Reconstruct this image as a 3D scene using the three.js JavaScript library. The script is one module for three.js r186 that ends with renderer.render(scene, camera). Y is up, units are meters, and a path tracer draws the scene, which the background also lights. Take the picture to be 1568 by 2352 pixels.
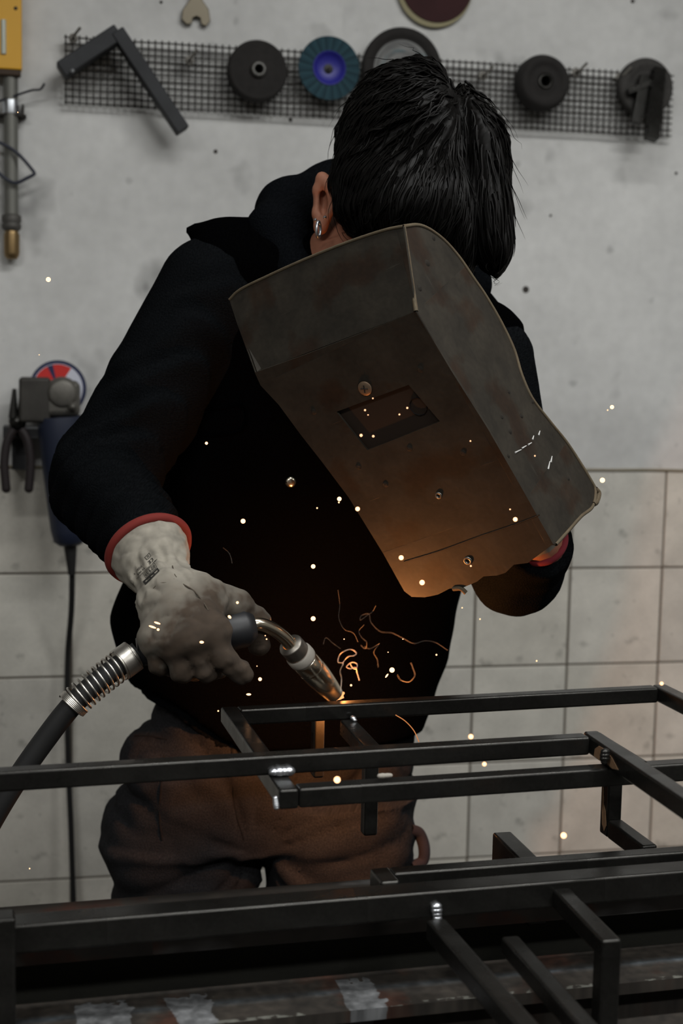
import * as THREE from 'three';
import { RoundedBoxGeometry } from 'three/addons/geometries/RoundedBoxGeometry.js';
import { mergeGeometries, mergeVertices, toCreasedNormals } from 'three/addons/utils/BufferGeometryUtils.js';
import { ImprovedNoise } from 'three/addons/math/ImprovedNoise.js';
import { RectAreaLightUniformsLib } from 'three/addons/lights/RectAreaLightUniformsLib.js';

// ---------------------------------------------------------------- camera, light, exposure
const renderer = new THREE.WebGLRenderer({ antialias: true });
renderer.toneMapping = THREE.LinearToneMapping;
renderer.toneMappingExposure = 1.1;
renderer.shadowMap.enabled = true;
RectAreaLightUniformsLib.init();
const scene = new THREE.Scene();
scene.background = new THREE.Color(0x000000);
const FPX = 3267, RAD = Math.PI / 180;
const camera = new THREE.PerspectiveCamera(2 * Math.atan(1176 / FPX) / RAD, 1568 / 2352, 0.05, 30);
camera.position.set(-0.55, 1.45, 2.765);
const YAW = 11.6 * RAD, PITCH = 6.25 * RAD, ROLL = 1.2 * RAD;
camera.rotation.set(-PITCH, -YAW, ROLL, 'YXZ');
camera.focus = 1.66; camera.userData.fStop = 4.6;
camera.updateMatrixWorld(true);
const CR = new THREE.Vector3(), CU = new THREE.Vector3(), CB = new THREE.Vector3();
camera.matrixWorld.extractBasis(CR, CU, CB);
const CF = CB.clone().negate(), CP = camera.position.clone();
const V = (x, y, z) => new THREE.Vector3(x, y, z);

// ceiling lamps: position, size, power (each is built as a fluorescent fitting further down)
const LAMPS = [
  { x: 0.35, z: 1.75, w: 1.5, d: 0.16, power: 36, where: 'above the workbench' },
  { x: 1.7, z: 2.5, w: 1.2, d: 0.16, power: 20, where: 'beside the right-hand wall, added in place of a window' },  // unseen fitting, used in place of a window for side light
  { x: 0.7, z: 4.0, w: 1.2, d: 0.16, power: 80, where: 'above the open shop floor, added as fill light' },  // added fill behind the camera, evens out the wall brightness
  { x: -1.5, z: 3.2, w: 1.2, d: 0.16, power: 62, where: 'beside the left-hand wall, added as fill light' },  // added fill from the left, brightens the lower tiles
];
const ARC_COLOR = new THREE.Color().setRGB(1, 0.36, 0.1);
const ARC_POWER = 0.062;

// measured points: image position and distance along the view axis, or meeting a plane of the place
const ray = (px, py) => CF.clone().addScaledVector(CR, (px - 784) / FPX).addScaledVector(CU, (1176 - py) / FPX);
const at = (px, py, d) => CP.clone().addScaledVector(ray(px, py), d);
const onY = (px, py, y) => { const r = ray(px, py); return CP.clone().addScaledVector(r, (y - CP.y) / r.y); };
const onZ = (px, py, z) => { const r = ray(px, py); return CP.clone().addScaledVector(r, (z - CP.z) / r.z); };
const onPlane = (px, py, o, n) => { const r = ray(px, py); return CP.clone().addScaledVector(r, o.clone().sub(CP).dot(n) / r.dot(n)); };

// ---------------------------------------------------------------- helpers
let seed = 7; const rnd = () => { seed = (seed * 1664525 + 1013904223) >>> 0; return seed / 4294967296; };
const perlin = new ImprovedNoise();
const nz = (x, y, z = 0) => perlin.noise(x + 31.7, y + 17.3, z + 5.1);
const fbm = (x, y, z = 0, o = 4) => { let s = 0, a = 0.5, f = 1; for (let i = 0; i < o; i++) { s += a * nz(x * f, y * f, z * f); a *= 0.5; f *= 2.03; } return s; };
const clamp = (x, a, b) => Math.min(b, Math.max(a, x));
const sstep = (a, b, x) => { const t = clamp((x - a) / (b - a), 0, 1); return t * t * (3 - 2 * t); };
const names = new Map();
const numbered = (n) => { const k = names.get(n) || 0; names.set(n, k + 1); return k ? `${n}_${String(k).padStart(3, '0')}` : n; };
const rootPos = new WeakMap();
const shade = (o) => { o.castShadow = true; o.receiveShadow = true; return o; };
function thing(name, label, category, base, group) {
  const o = new THREE.Group(); o.name = numbered(name); scene.add(o); o.position.copy(base);
  o.userData = { label, category }; if (group) o.userData.group = group;
  rootPos.set(o, base.clone()); return o;
}
function part(name, geo, mat, parent, label) {        // geo is in world metres
  const b = rootPos.get(parent); const g = geo.clone(); if (b) g.translate(-b.x, -b.y, -b.z);
  const m = shade(new THREE.Mesh(g, mat)); m.name = name; parent.add(m); rootPos.set(m, b || V(0, 0, 0));
  if (label) m.userData.label = label; return m;
}
function solo(name, label, category, geo, mat, group) {
  geo.computeBoundingBox(); const b = geo.boundingBox, c = V((b.min.x + b.max.x) / 2, b.min.y, (b.min.z + b.max.z) / 2);
  geo.translate(-c.x, -c.y, -c.z);
  const m = shade(new THREE.Mesh(geo, mat)); m.name = numbered(name); m.position.copy(c); scene.add(m);
  m.userData = { label, category }; if (group) m.userData.group = group;
  rootPos.set(m, c); return m;
}
function struct(name, geo, mat) { const m = shade(new THREE.Mesh(geo, mat)); m.name = name; m.userData.kind = 'structure'; scene.add(m); return m; }
const merge = (list) => mergeGeometries(list.map((g) => { const h = g.index ? g.toNonIndexed() : g.clone(); for (const k of Object.keys(h.attributes)) if (!['position', 'normal', 'uv'].includes(k)) h.deleteAttribute(k); if (!h.attributes.uv) h.setAttribute('uv', new THREE.BufferAttribute(new Float32Array(h.attributes.position.count * 2), 2)); return h; }));
const box = (x0, x1, y0, y1, z0, z1) => { const g = new THREE.BoxGeometry(x1 - x0, y1 - y0, z1 - z0); g.translate((x0 + x1) / 2, (y0 + y1) / 2, (z0 + z1) / 2); return g; };
function boxUV(g, s = 1) {                             // uv in metres, from the dominant axis of each face
  const h = g.index ? g.toNonIndexed() : g; const p = h.attributes.position, uv = new Float32Array(p.count * 2);
  for (let i = 0; i < p.count; i += 3) {
    const a = V().fromBufferAttribute(p, i), b = V().fromBufferAttribute(p, i + 1), c = V().fromBufferAttribute(p, i + 2);
    const n = b.clone().sub(a).cross(c.clone().sub(a)); const ax = Math.abs(n.x), ay = Math.abs(n.y), az = Math.abs(n.z);
    [a, b, c].forEach((q, k) => { const [u, v] = az >= ax && az >= ay ? [q.x, q.y] : ax >= ay ? [q.z, q.y] : [q.x, q.z]; uv[2 * (i + k)] = u * s; uv[2 * (i + k) + 1] = v * s; });
  }
  h.setAttribute('uv', new THREE.BufferAttribute(uv, 2)); return h;
}
function basis(x, y, z, o) { return new THREE.Matrix4().makeBasis(x, y, z).setPosition(o); }
function along(geo, a, b) {                            // a geometry built along +Y from 0 to 1*length, moved to a -> b
  const d = b.clone().sub(a).normalize(); const q = new THREE.Quaternion().setFromUnitVectors(V(0, 1, 0), d);
  const g = geo.clone(); g.applyMatrix4(new THREE.Matrix4().makeRotationFromQuaternion(q).setPosition(a)); return g;
}
const rod = (a, b, r0, r1 = r0, seg = 12) => { const L = a.distanceTo(b); const g = new THREE.CylinderGeometry(r1, r0, L, seg); g.translate(0, L / 2, 0); return along(g, a, b); };
const pipe = (pts, r, seg = 40, rs = 8, closed = false) => new THREE.TubeGeometry(new THREE.CatmullRomCurve3(pts, closed, 'centripetal'), seg, r, rs, closed);
const lathe = (prof, seg = 40) => new THREE.LatheGeometry(prof.map(([r, y]) => new THREE.Vector2(Math.max(r, 0.00001), y)), seg);
// a lathe whose axis (its +Y) points along dir, sitting at o
const latheAt = (prof, o, dir, seg) => along(lathe(prof, seg), o, o.clone().add(dir));
function canvasTex(w, h, draw, srgb = true) {
  const c = document.createElement('canvas'); c.width = w; c.height = h; draw(c.getContext('2d'), w, h);
  const t = new THREE.CanvasTexture(c); if (srgb) t.colorSpace = THREE.SRGBColorSpace; return t;
}
function dataTex(w, h, fn, srgb = true, rep = 1) {     // fn(x, y) -> [r, g, b] in 0..255
  const d = new Uint8Array(w * h * 4);
  for (let y = 0; y < h; y++) for (let x = 0; x < w; x++) { const c = fn(x / w, y / h), k = 4 * (y * w + x); d[k] = clamp(c[0], 0, 255); d[k + 1] = clamp(c[1], 0, 255); d[k + 2] = clamp(c[2], 0, 255); d[k + 3] = 255; }
  const t = new THREE.DataTexture(d, w, h); t.magFilter = THREE.LinearFilter; t.minFilter = THREE.LinearFilter; t.wrapS = t.wrapT = THREE.RepeatWrapping; t.repeat.set(rep, rep);
  if (srgb) t.colorSpace = THREE.SRGBColorSpace; t.needsUpdate = true; return t;
}
const std = (hex, o = {}) => new THREE.MeshStandardMaterial({ color: hex, roughness: 0.7, metalness: 0, ...o });
const phys = (hex, o = {}) => new THREE.MeshPhysicalMaterial({ color: hex, roughness: 0.7, metalness: 0, ...o });

// ---- implicit surfaces (bodies, clothes): surface nets over a sparse grid
const smin = (a, b, k) => { const h = clamp(0.5 + 0.5 * (b - a) / k, 0, 1); return b + (a - b) * h - k * h * (1 - h); };
function caps(a, b, ra, rb = ra) {                      // tapered capsule
  const dx = b.x - a.x, dy = b.y - a.y, dz = b.z - a.z, L2 = dx * dx + dy * dy + dz * dz || 1e-9;
  return (x, y, z) => { const px = x - a.x, py = y - a.y, pz = z - a.z; const t = clamp((px * dx + py * dy + pz * dz) / L2, 0, 1); const ex = px - dx * t, ey = py - dy * t, ez = pz - dz * t; return Math.sqrt(ex * ex + ey * ey + ez * ez) - (ra + (rb - ra) * t); };
}
function ell(c, M, r) {                                 // ellipsoid: centre, axes [X, Y, Z], radii
  const [X, Y, Z] = M, m = Math.min(...r);
  return (x, y, z) => { const px = x - c.x, py = y - c.y, pz = z - c.z; const a = (px * X.x + py * X.y + pz * X.z) / r[0], b = (px * Y.x + py * Y.y + pz * Y.z) / r[1], e = (px * Z.x + py * Z.y + pz * Z.z) / r[2]; return (Math.sqrt(a * a + b * b + e * e) - 1) * m; };
}
function stack(rows, grow = 0) {                        // upright loft of ellipses: [y, cx, cz, rx, rz] from the top down
  const n = rows.length;
  return (x, y, z) => {
    let i = 0; while (i < n - 2 && y < rows[i + 1][0]) i++;
    const A = rows[i], B = rows[i + 1]; let t = clamp((A[0] - y) / (A[0] - B[0]), 0, 1); t = t * t * (3 - 2 * t) * 0.5 + t * 0.5;
    const cx = A[1] + (B[1] - A[1]) * t, cz = A[2] + (B[2] - A[2]) * t, rx = A[3] + (B[3] - A[3]) * t + grow, rz = A[4] + (B[4] - A[4]) * t + grow;
    const ux = Math.abs(x - cx) / rx, uz = Math.abs(z - cz) / rz; const q = Math.pow(Math.pow(ux, 2.5) + Math.pow(uz, 2.5), 0.4);
    let d = (q - 1) * Math.min(rx, rz); const dy = Math.max(y - rows[0][0], rows[n - 1][0] - y); return dy > 0 ? Math.max(d, dy) : Math.max(d, dy);
  };
}
const union = (k, ...fs) => (x, y, z) => { let d = fs[0](x, y, z); for (let i = 1; i < fs.length; i++) d = smin(d, fs[i](x, y, z), k); return d; };
function sdfMesh(f, lo, hi, cell) {
  const nx = Math.ceil((hi.x - lo.x) / cell) + 1, ny = Math.ceil((hi.y - lo.y) / cell) + 1, nzz = Math.ceil((hi.z - lo.z) / cell) + 1;
  const val = new Float32Array(nx * ny * nzz).fill(1), id = (i, j, k) => i + nx * (j + ny * k), B = 6;
  for (let k = 0; k < nzz; k += B) for (let j = 0; j < ny; j += B) for (let i = 0; i < nx; i += B) {
    const c = f(lo.x + (i + B / 2) * cell, lo.y + (j + B / 2) * cell, lo.z + (k + B / 2) * cell);
    const skip = Math.abs(c) > B * cell * 1.5;
    for (let kk = k; kk < Math.min(k + B, nzz); kk++) for (let jj = j; jj < Math.min(j + B, ny); jj++) for (let ii = i; ii < Math.min(i + B, nx); ii++) val[id(ii, jj, kk)] = skip ? c : f(lo.x + ii * cell, lo.y + jj * cell, lo.z + kk * cell);
  }
  const vid = new Int32Array(nx * ny * nzz).fill(-1), pos = [], idx = [];
  for (let k = 0; k < nzz - 1; k++) for (let j = 0; j < ny - 1; j++) for (let i = 0; i < nx - 1; i++) {
    let sx = 0, sy = 0, sz = 0, n = 0, m = 0; const v = [];
    for (let c = 0; c < 8; c++) { const q = val[id(i + (c & 1), j + ((c >> 1) & 1), k + (c >> 2))]; v.push(q); if (q < 0) m |= 1 << c; }
    if (m === 0 || m === 255) continue;
    for (let a = 0; a < 8; a++) for (const bit of [1, 2, 4]) { if (a & bit) continue; const b = a | bit; if ((v[a] < 0) === (v[b] < 0)) continue; const t = v[a] / (v[a] - v[b]); sx += (a & 1) + (bit === 1 ? t : 0); sy += ((a >> 1) & 1) + (bit === 2 ? t : 0); sz += (a >> 2) + (bit === 4 ? t : 0); n++; }
    vid[id(i, j, k)] = pos.length / 3; pos.push(lo.x + (i + sx / n) * cell, lo.y + (j + sy / n) * cell, lo.z + (k + sz / n) * cell);
  }
  const quad = (a, b, c, d, flip) => { if (a < 0 || b < 0 || c < 0 || d < 0) return; if (flip) idx.push(a, c, b, a, d, c); else idx.push(a, b, c, a, c, d); };
  for (let k = 1; k < nzz - 1; k++) for (let j = 1; j < ny - 1; j++) for (let i = 1; i < nx - 1; i++) {
    const s = val[id(i, j, k)] < 0;
    if (s !== val[id(i + 1, j, k)] < 0) quad(vid[id(i, j - 1, k - 1)], vid[id(i, j, k - 1)], vid[id(i, j, k)], vid[id(i, j - 1, k)], !s);
    if (s !== val[id(i, j + 1, k)] < 0) quad(vid[id(i - 1, j, k - 1)], vid[id(i - 1, j, k)], vid[id(i, j, k)], vid[id(i, j, k - 1)], !s);
    if (s !== val[id(i, j, k + 1)] < 0) quad(vid[id(i - 1, j - 1, k)], vid[id(i, j - 1, k)], vid[id(i, j, k)], vid[id(i - 1, j, k)], !s);
  }
  const g = new THREE.BufferGeometry(); g.setAttribute('position', new THREE.Float32BufferAttribute(pos, 3)); g.setIndex(idx); g.computeVertexNormals();
  const uv = new Float32Array(pos.length / 3 * 2); for (let i = 0; i < uv.length / 2; i++) { uv[2 * i] = pos[3 * i] + 0.5 * pos[3 * i + 2]; uv[2 * i + 1] = pos[3 * i + 1] + 0.3 * pos[3 * i + 2]; }
  g.setAttribute('uv', new THREE.BufferAttribute(uv, 2)); return g;
}
const sdfGrad = (f, p, e = 0.002) => V(f(p.x + e, p.y, p.z) - f(p.x - e, p.y, p.z), f(p.x, p.y + e, p.z) - f(p.x, p.y - e, p.z), f(p.x, p.y, p.z + e) - f(p.x, p.y, p.z - e)).normalize();
function bounds(pts, pad) { const b = new THREE.Box3().setFromPoints(pts); b.expandByScalar(pad); return [b.min, b.max]; }
function march(f, px, py, d0, d1) { for (let d = d0; d < d1; d += 0.0015) { const p = at(px, py, d); if (f(p.x, p.y, p.z) < 0) return p; } return null; }
function tint(g, fn) { const p = g.attributes.position, c = new Float32Array(p.count * 3); for (let i = 0; i < p.count; i++) { const q = fn(p.getX(i), p.getY(i), p.getZ(i)); c.set(q, 3 * i); } g.setAttribute('color', new THREE.BufferAttribute(c, 3)); return g; }

// ---------------------------------------------------------------- materials
const plasterTex = dataTex(1024, 1024, (x, y) => {
  const u = x * 2, v = y * 2; let s = 205 + 34 * fbm(u * 3, v * 3, 1, 5) + 12 * fbm(u * 40, v * 40, 2, 2);
  const st = fbm(u * 7, v * 7, 9, 4); if (st > 0.22) s -= (st - 0.22) * 190;
  const dot = nz(u * 30, v * 30, 4); if (dot > 0.62) s -= 40 * (dot - 0.6) / 0.3;
  return [s, s, s * 0.988];
}, true, 0.5);
const plasterBump = dataTex(512, 512, (x, y) => { const s = 128 + 90 * fbm(x * 12, y * 12, 3, 5); return [s, s, s]; }, false, 1);
const M = {
  plaster: std(0xffffff, { map: plasterTex, bumpMap: plasterBump, bumpScale: 0.004, roughness: 0.85 }),
  wallSide: std(0x7d7b76, { roughness: 0.9 }),
  ceiling: std(0x8d8b86, { roughness: 0.95 }),
  floor: std(0x3a3835, { roughness: 0.9, map: dataTex(256, 256, (x, y) => { const s = 190 + 70 * fbm(x * 8, y * 8, 3, 5); return [s, s, s * 0.97]; }, true, 1) }),
  grout: std(0x6d665c, { roughness: 0.95 }),
};
const tileMats = [0, 1, 2, 3].map((k) => std([0xeeece6, 0xe9e6df, 0xf1eee8, 0xe7e5e0][k], {
  roughness: 0.42, map: dataTex(256, 256, (x, y) => { let s = 226 + 26 * fbm(x * 3 + k * 9, y * 3, k, 4) + 10 * fbm(x * 30, y * 30, k, 2); const st = fbm(x * 5 + 3 * k, y * 5, 7 + k, 4); if (st > 0.25) s -= (st - 0.25) * 170; const d = nz(x * 14 + k * 5, y * 14, 3); if (d > 0.6) s -= (d - 0.6) * 150; return [s, s * 0.994, s * 0.972]; }) }));
const steelTex = dataTex(512, 512, (x, y) => { let s = 200 + 70 * fbm(x * 4, y * 4, 1, 5) + 30 * fbm(x * 60, y * 60, 6, 2); return [s, s, s]; }, true, 4);
const steelRough = dataTex(512, 512, (x, y) => { const s = 120 + 70 * fbm(x * 6, y * 6, 4, 5); return [s, s, s]; }, false, 4);
const rustTex = dataTex(512, 512, (x, y) => {
  const a = fbm(x * 6, y * 6, 2, 5), b = fbm(x * 14, y * 14, 8, 4), w = fbm(x * 3, y * 9, 5, 4); let c = [88, 82, 76];
  if (a > 0.08) { const t = clamp((a - 0.08) * 5, 0, 1); c = [88 + 26 * t, 82 - 18 * t, 76 - 34 * t]; }
  if (w > 0.1) { const t = clamp((w - 0.1) * 5, 0, 1); c = c.map((q, i) => q + ([148, 152, 158][i] - q) * t); }
  const s = 1 + 0.5 * b; return c.map((q) => q * s);
}, true, 2.2);
M.steel = std(0x43423f, { metalness: 0.75, roughness: 0.6, map: steelTex, roughnessMap: steelRough });
M.steelLight = std(0x8b8a86, { metalness: 0.8, roughness: 0.5, map: steelTex });
M.rust = std(0x6f6a64, { metalness: 0.35, roughness: 0.7, map: rustTex, bumpMap: rustTex, bumpScale: 0.001 });
M.beamDark = std(0x2a2a22, { metalness: 0.2, roughness: 0.75, map: steelTex });
M.weld = std(0xc9cdd2, { metalness: 0.95, roughness: 0.32 });
M.chrome = std(0xd6ccb8, { metalness: 1, roughness: 0.24 });
M.chromeDull = std(0x8f8a82, { metalness: 0.95, roughness: 0.42 });
M.spring = std(0xd2cec6, { metalness: 1, roughness: 0.36 });
M.blackRubber = std(0x121212, { roughness: 0.7 });
M.blackPlastic = std(0x17181b, { roughness: 0.5 });
M.darkWheel = std(0x2b2826, { roughness: 0.9, map: steelTex });
M.wire = std(0x2c2924, { metalness: 0.4, roughness: 0.7 });
M.ash = std(0x9a958c, { roughness: 0.9 });

// ---------------------------------------------------------------- room
const TOP = 1.226, PITCHT = 0.2035, X0 = 0.3015;
const RX0 = -2.6, RX1 = 2.8, RZ1 = 4.8, RH = 3.0;
const wallBack = struct('wall_back', boxUV(merge([box(RX0, RX1, TOP, RH, -0.15, 0), box(RX0, RX1, 0, TOP, -0.15, -0.0075)])), M.plaster);
part('grout_bed', box(-1.55, 1.75, 0, TOP - 0.0005, -0.0075, -0.0035), M.grout, wallBack, 'dirty grey grout between the white tiles');
{ // the painted plaster ends in an uneven lip above the tiles
  const pts = []; for (let i = 0; i <= 60; i++) { const x = -1.55 + 3.3 * i / 60; pts.push(V(x, TOP + 0.002 + 0.004 * fbm(x * 9, 1, 2, 3), 0.0005)); }
  part('plaster_edge', pipe(pts, 0.0032, 240, 6), std(0x8f8775, { roughness: 0.9 }), wallBack, 'uneven yellowed plaster edge above the tiles');
}
{
  const tg = [0, 1, 2].map((k) => new RoundedBoxGeometry(PITCHT - 0.0042 - 0.0004 * k, PITCHT - 0.0042, 0.007, 2, 0.0016));
  for (let r = 0; r < 6; r++) for (let c = -9; c < 7; c++) {
    const t = shade(new THREE.Mesh(tg[(r * 5 + c * 3 + 60) % 3], tileMats[(r * 7 + c * 5 + 90) % 4])); t.name = 'tile';
    t.position.set(X0 + (c + 0.5) * PITCHT, TOP - (r + 0.5) * PITCHT, -0.0038 + 0.0006 * nz(r * 3.3, c * 2.7)); wallBack.add(t);
  }
}
for (const [px, py, r] of [[667, 275, 4], [1207, 665, 7], [495, 348, 4], [1552, 398, 3], [1264, 495, 2.5], [1452, 3, 4], [370, 5, 3]]) {
  const p = onZ(px, py, 0), q = r * 2.85 / FPX;
  part('wall_plug', latheAt([[0, 0.0012], [q * 0.55, 0.001], [q, 0.002], [q * 1.15, 0.0]], p, V(0, 0, 1), 14), std(0x3a3632, { roughness: 0.95 }), wallBack, 'dark drill hole with a plug');
}
struct('floor', boxUV(box(RX0, RX1, -0.1, 0, -0.15, RZ1)), M.floor);
struct('ceiling', box(RX0, RX1, RH, RH + 0.1, -0.15, RZ1), M.ceiling);
struct('wall_left', box(RX0 - 0.12, RX0, 0, RH, -0.15, RZ1), M.wallSide);
struct('wall_right', box(RX1, RX1 + 0.12, 0, RH, -0.15, RZ1), M.wallSide);
struct('wall_front', box(RX0, RX1, 0, RH, RZ1, RZ1 + 0.12), std(0x4a4845, { roughness: 0.9 }));
LAMPS.forEach((L, i) => {
  const o = thing('ceiling_lamp', 'twin tube fluorescent fitting on the ceiling ' + L.where, 'lamp', V(L.x, RH - 0.09, L.z));
  part('housing', box(L.x - L.w / 2, L.x + L.w / 2, RH - 0.05, RH, L.z - L.d / 2, L.z + L.d / 2), std(0xd8d8d4), o);
  const em = std(0xffffff, { emissive: 0xffffff, emissiveIntensity: 2 });
  for (const s of [-1, 1]) part('fluorescent_tube', rod(V(L.x - L.w / 2 + 0.02, RH - 0.07, L.z + s * 0.045), V(L.x + L.w / 2 - 0.02, RH - 0.07, L.z + s * 0.045), 0.013), em, o);
  const rl = new THREE.RectAreaLight(new THREE.Color(1, 1, 0.985), L.power, L.w, L.d); rl.position.set(L.x, RH - 0.09, L.z); rl.lookAt(L.x, 0, L.z); scene.add(rl);
});

// ---------------------------------------------------------------- bench and steel frames
const ux = V(Math.cos(4 * RAD), 0, -Math.sin(4 * RAD)), uz = V(Math.sin(4 * RAD), 0, Math.cos(4 * RAD)), uy = V(0, 1, 0);
const TW = 0.02;
// square steel tube from its top front edge (running across) or its top left edge (running towards the viewer)
function tubeAcross(a, b, w = TW, h = TW) { const L = a.distanceTo(b); const x = b.clone().sub(a).normalize(), z = x.clone().cross(uy).normalize(); const g = new RoundedBoxGeometry(L, h, w, 2, 0.003); g.applyMatrix4(basis(x, uy, z, a.clone().add(b).multiplyScalar(0.5).addScaledVector(uy, -h / 2).addScaledVector(z, -w / 2))); return boxUV(g); }
function tubeDeep(a, b, w = TW, h = TW) { const L = a.distanceTo(b); const z = b.clone().sub(a).normalize(), x = uy.clone().cross(z).normalize(), y = z.clone().cross(x); const g = new RoundedBoxGeometry(w, h, L, 2, 0.003); g.applyMatrix4(basis(x, y, z, a.clone().add(b).multiplyScalar(0.5).addScaledVector(y, -h / 2).addScaledVector(x, w / 2))); return boxUV(g); }
function tubeUp(c, y0, y1, w = TW, d = TW) { const g = new RoundedBoxGeometry(w, y1 - y0, d, 2, 0.003); g.applyMatrix4(basis(ux, uy, uz, V(c.x, (y0 + y1) / 2, c.z))); return boxUV(g); }
function bead(p, dir, n, r, mat, root) { // ripples of a weld seam
  const gs = []; for (let i = 0; i < n; i++) { const g = new THREE.SphereGeometry(r * (0.85 + 0.3 * rnd()), 10, 7); g.scale(1, 0.7, 0.8); g.translate(p.x + dir.x * i * r * 0.7, p.y + dir.y * i * r * 0.7, p.z + dir.z * i * r * 0.7); gs.push(g); }
  return part('weld_bead', merge(gs), mat, root, 'bright silvery weld bead');
}
{ // upper frame
  const Y1 = 1.03, Y2 = 1.05;
  const A0 = onY(513, 1632, Y1), A1 = onY(1513, 1580, Y1), C0 = onY(641, 1815, Y1), C1 = onY(1568, 1754, Y1), B0 = onY(0, 1774, Y2), B1 = onY(1356, 1693, Y2), B2e = onY(1568, 1836, Y2);
  const xd = A1.clone().sub(A0).normalize(), zd = C0.clone().sub(A0).normalize();
  const root = thing('welded_table_base', 'welded frame of black square steel tubes being welded over the bench', 'frame', V(-0.05, 0.88, 1.3));
  part('tube', tubeAcross(A0.clone().addScaledVector(xd, TW + 0.0003), A1), M.steel, root);
  part('tube', tubeDeep(A0.clone().addScaledVector(zd, -TW), C0), M.steel, root);
  const C2 = C1.clone().addScaledVector(C1.clone().sub(C0).normalize(), 0.14);
  part('tube', tubeAcross(C0.clone().addScaledVector(xd, TW + 0.0003), C2), M.steel, root);
  const A3e = A1.clone().addScaledVector(zd, C2.clone().sub(A1).dot(zd)); part('tube', tubeDeep(A1.clone().addScaledVector(zd, -TW), A3e), M.steel, root);
  const bd = B1.clone().sub(B0).normalize(), Bl = B0.clone().addScaledVector(bd, -0.12);
  part('tube', tubeAcross(Bl, B1), M.steel, root);
  const b2 = B2e.clone().sub(B1).normalize(), B2f = B1.clone().addScaledVector(b2, 0.42);
  part('tube', tubeDeep(B1.clone().addScaledVector(b2, -TW), B2f), M.steel, root);
  // tube under the corner of the upper rectangle, lit by the arc, and its leg
  const Mb = onY(1354, 1729, Y1 - TW), M0 = V(Mb.x, Y1, Mb.z).addScaledVector(zd, -0.02), Mw = Math.abs(onY(1418, 1708, Y1).sub(M0).dot(xd));
  const Cb = C0.clone().addScaledVector(zd, -TW), M1 = M0.clone().addScaledVector(zd, Cb.sub(M0).dot(zd)); part('tube', tubeDeep(M0, M1, clamp(Mw, 0.018, 0.032), TW), M.steel, root);
  const Lp = C0.clone().addScaledVector(zd, -0.14), L0 = onPlane(1403, 1850, Lp, zd), Lb = onPlane(1398, 1917, Lp, zd);
  part('tube', tubeUp(L0, Lb.y, Y1 - TW, 0.018, 0.02), M.steel, root);
  const Ls = V(L0.x, Lb.y + 0.0215, L0.z).addScaledVector(xd, -0.009).addScaledVector(zd, 0.0105); part('tube', tubeDeep(Ls, Ls.clone().addScaledVector(zd, 0.088), 0.018, 0.0215), M.steel, root);
  const bare = std(0xb08a68, { metalness: 0.1, roughness: 0.55, map: steelTex });  // warm tan that carries the arc light in its colour
  const arcPatchOn = (o, pts2, n, dir2) => { const sh = new THREE.Shape(pts2.map(([a, b]) => new THREE.Vector2(a, b))); const g = new THREE.ExtrudeGeometry(sh, { depth: 0.0004, bevelEnabled: false }); g.applyMatrix4(basis(dir2, uy, dir2.clone().cross(uy), o)); part('arc_light_patch', g, bare, root, 'tan patch with the arc light painted into its colour'); };
  { const lf = V(L0.x, Lb.y, L0.z).addScaledVector(xd, -0.0094).addScaledVector(zd, 0); arcPatchOn(lf, [[-0.006, 0.062], [-0.002, 0.055], [0.001, 0.036], [0.006, 0.03], [0.009, 0.014], [0.004, 0.006], [-0.002, 0.013], [-0.005, 0.035]], null, zd);  // bare ground metal on the leg, tinted as if arc-lit
    const mf = B1.clone().addScaledVector(uy, -TW).addScaledVector(b2.clone().cross(uy).negate(), -0.0004); arcPatchOn(mf, [[0.012, 0.003], [0.03, 0.002], [0.04, 0.005], [0.06, 0.003], [0.075, 0.006], [0.058, 0.014], [0.04, 0.0175], [0.024, 0.017], [0.014, 0.011]], null, b2); }  // arc light on the plain tube side, painted as a tan patch
  // short tube from the rear bar towards the viewer and the leg hanging below it
  const D0 = onY(780, 1652, Y1 - 0.019), D1 = onY(838, 1716, Y1 - 0.019); part('tube', tubeDeep(D0, D1, 0.02, 0.02), M.steel, root);
  const dd = D1.clone().sub(D0).normalize(), Dl = D1.clone().addScaledVector(dd, -0.008).addScaledVector(xd, 0.009);
  const Dz = onPlane(848, 1915, Dl, zd); part('tube', tubeUp(Dl, Dz.y, Y1 - 0.02, 0.0165, 0.017), M.steel, root);
  // upright behind the rear bar, beside the arc
  const U0 = onPlane(730, 1650, A0.clone().addScaledVector(zd, -0.078), zd); part('tube', tubeUp(U0, U0.y - 0.075, Y1 - 0.03, 0.0135, 0.02), M.steel, root);
  bead(onPlane(628, 1771, B0.clone(), bd.clone().cross(uy)).addScaledVector(uz, 0.003), ux.clone(), 4, 0.0068, M.weld, root);
  bead(onPlane(808, 1646, A0, zd).addScaledVector(uz, 0.002), V(0.3, -0.4, 0.5), 4, 0.0035, M.weld, root);
  bead(onPlane(1392, 1752, C0, zd).addScaledVector(uz, -0.004), V(0, 1, 0), 4, 0.005, M.steel, root);
  bead(onPlane(634, 1835, C0, zd).addScaledVector(uz, -0.003), V(0.1, -0.9, 0.1), 6, 0.003, M.weld, root);
  bead(onPlane(880, 1789, C0, zd).addScaledVector(uz, -0.01), ux.clone(), 5, 0.0035, M.ash, root);
}
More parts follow.
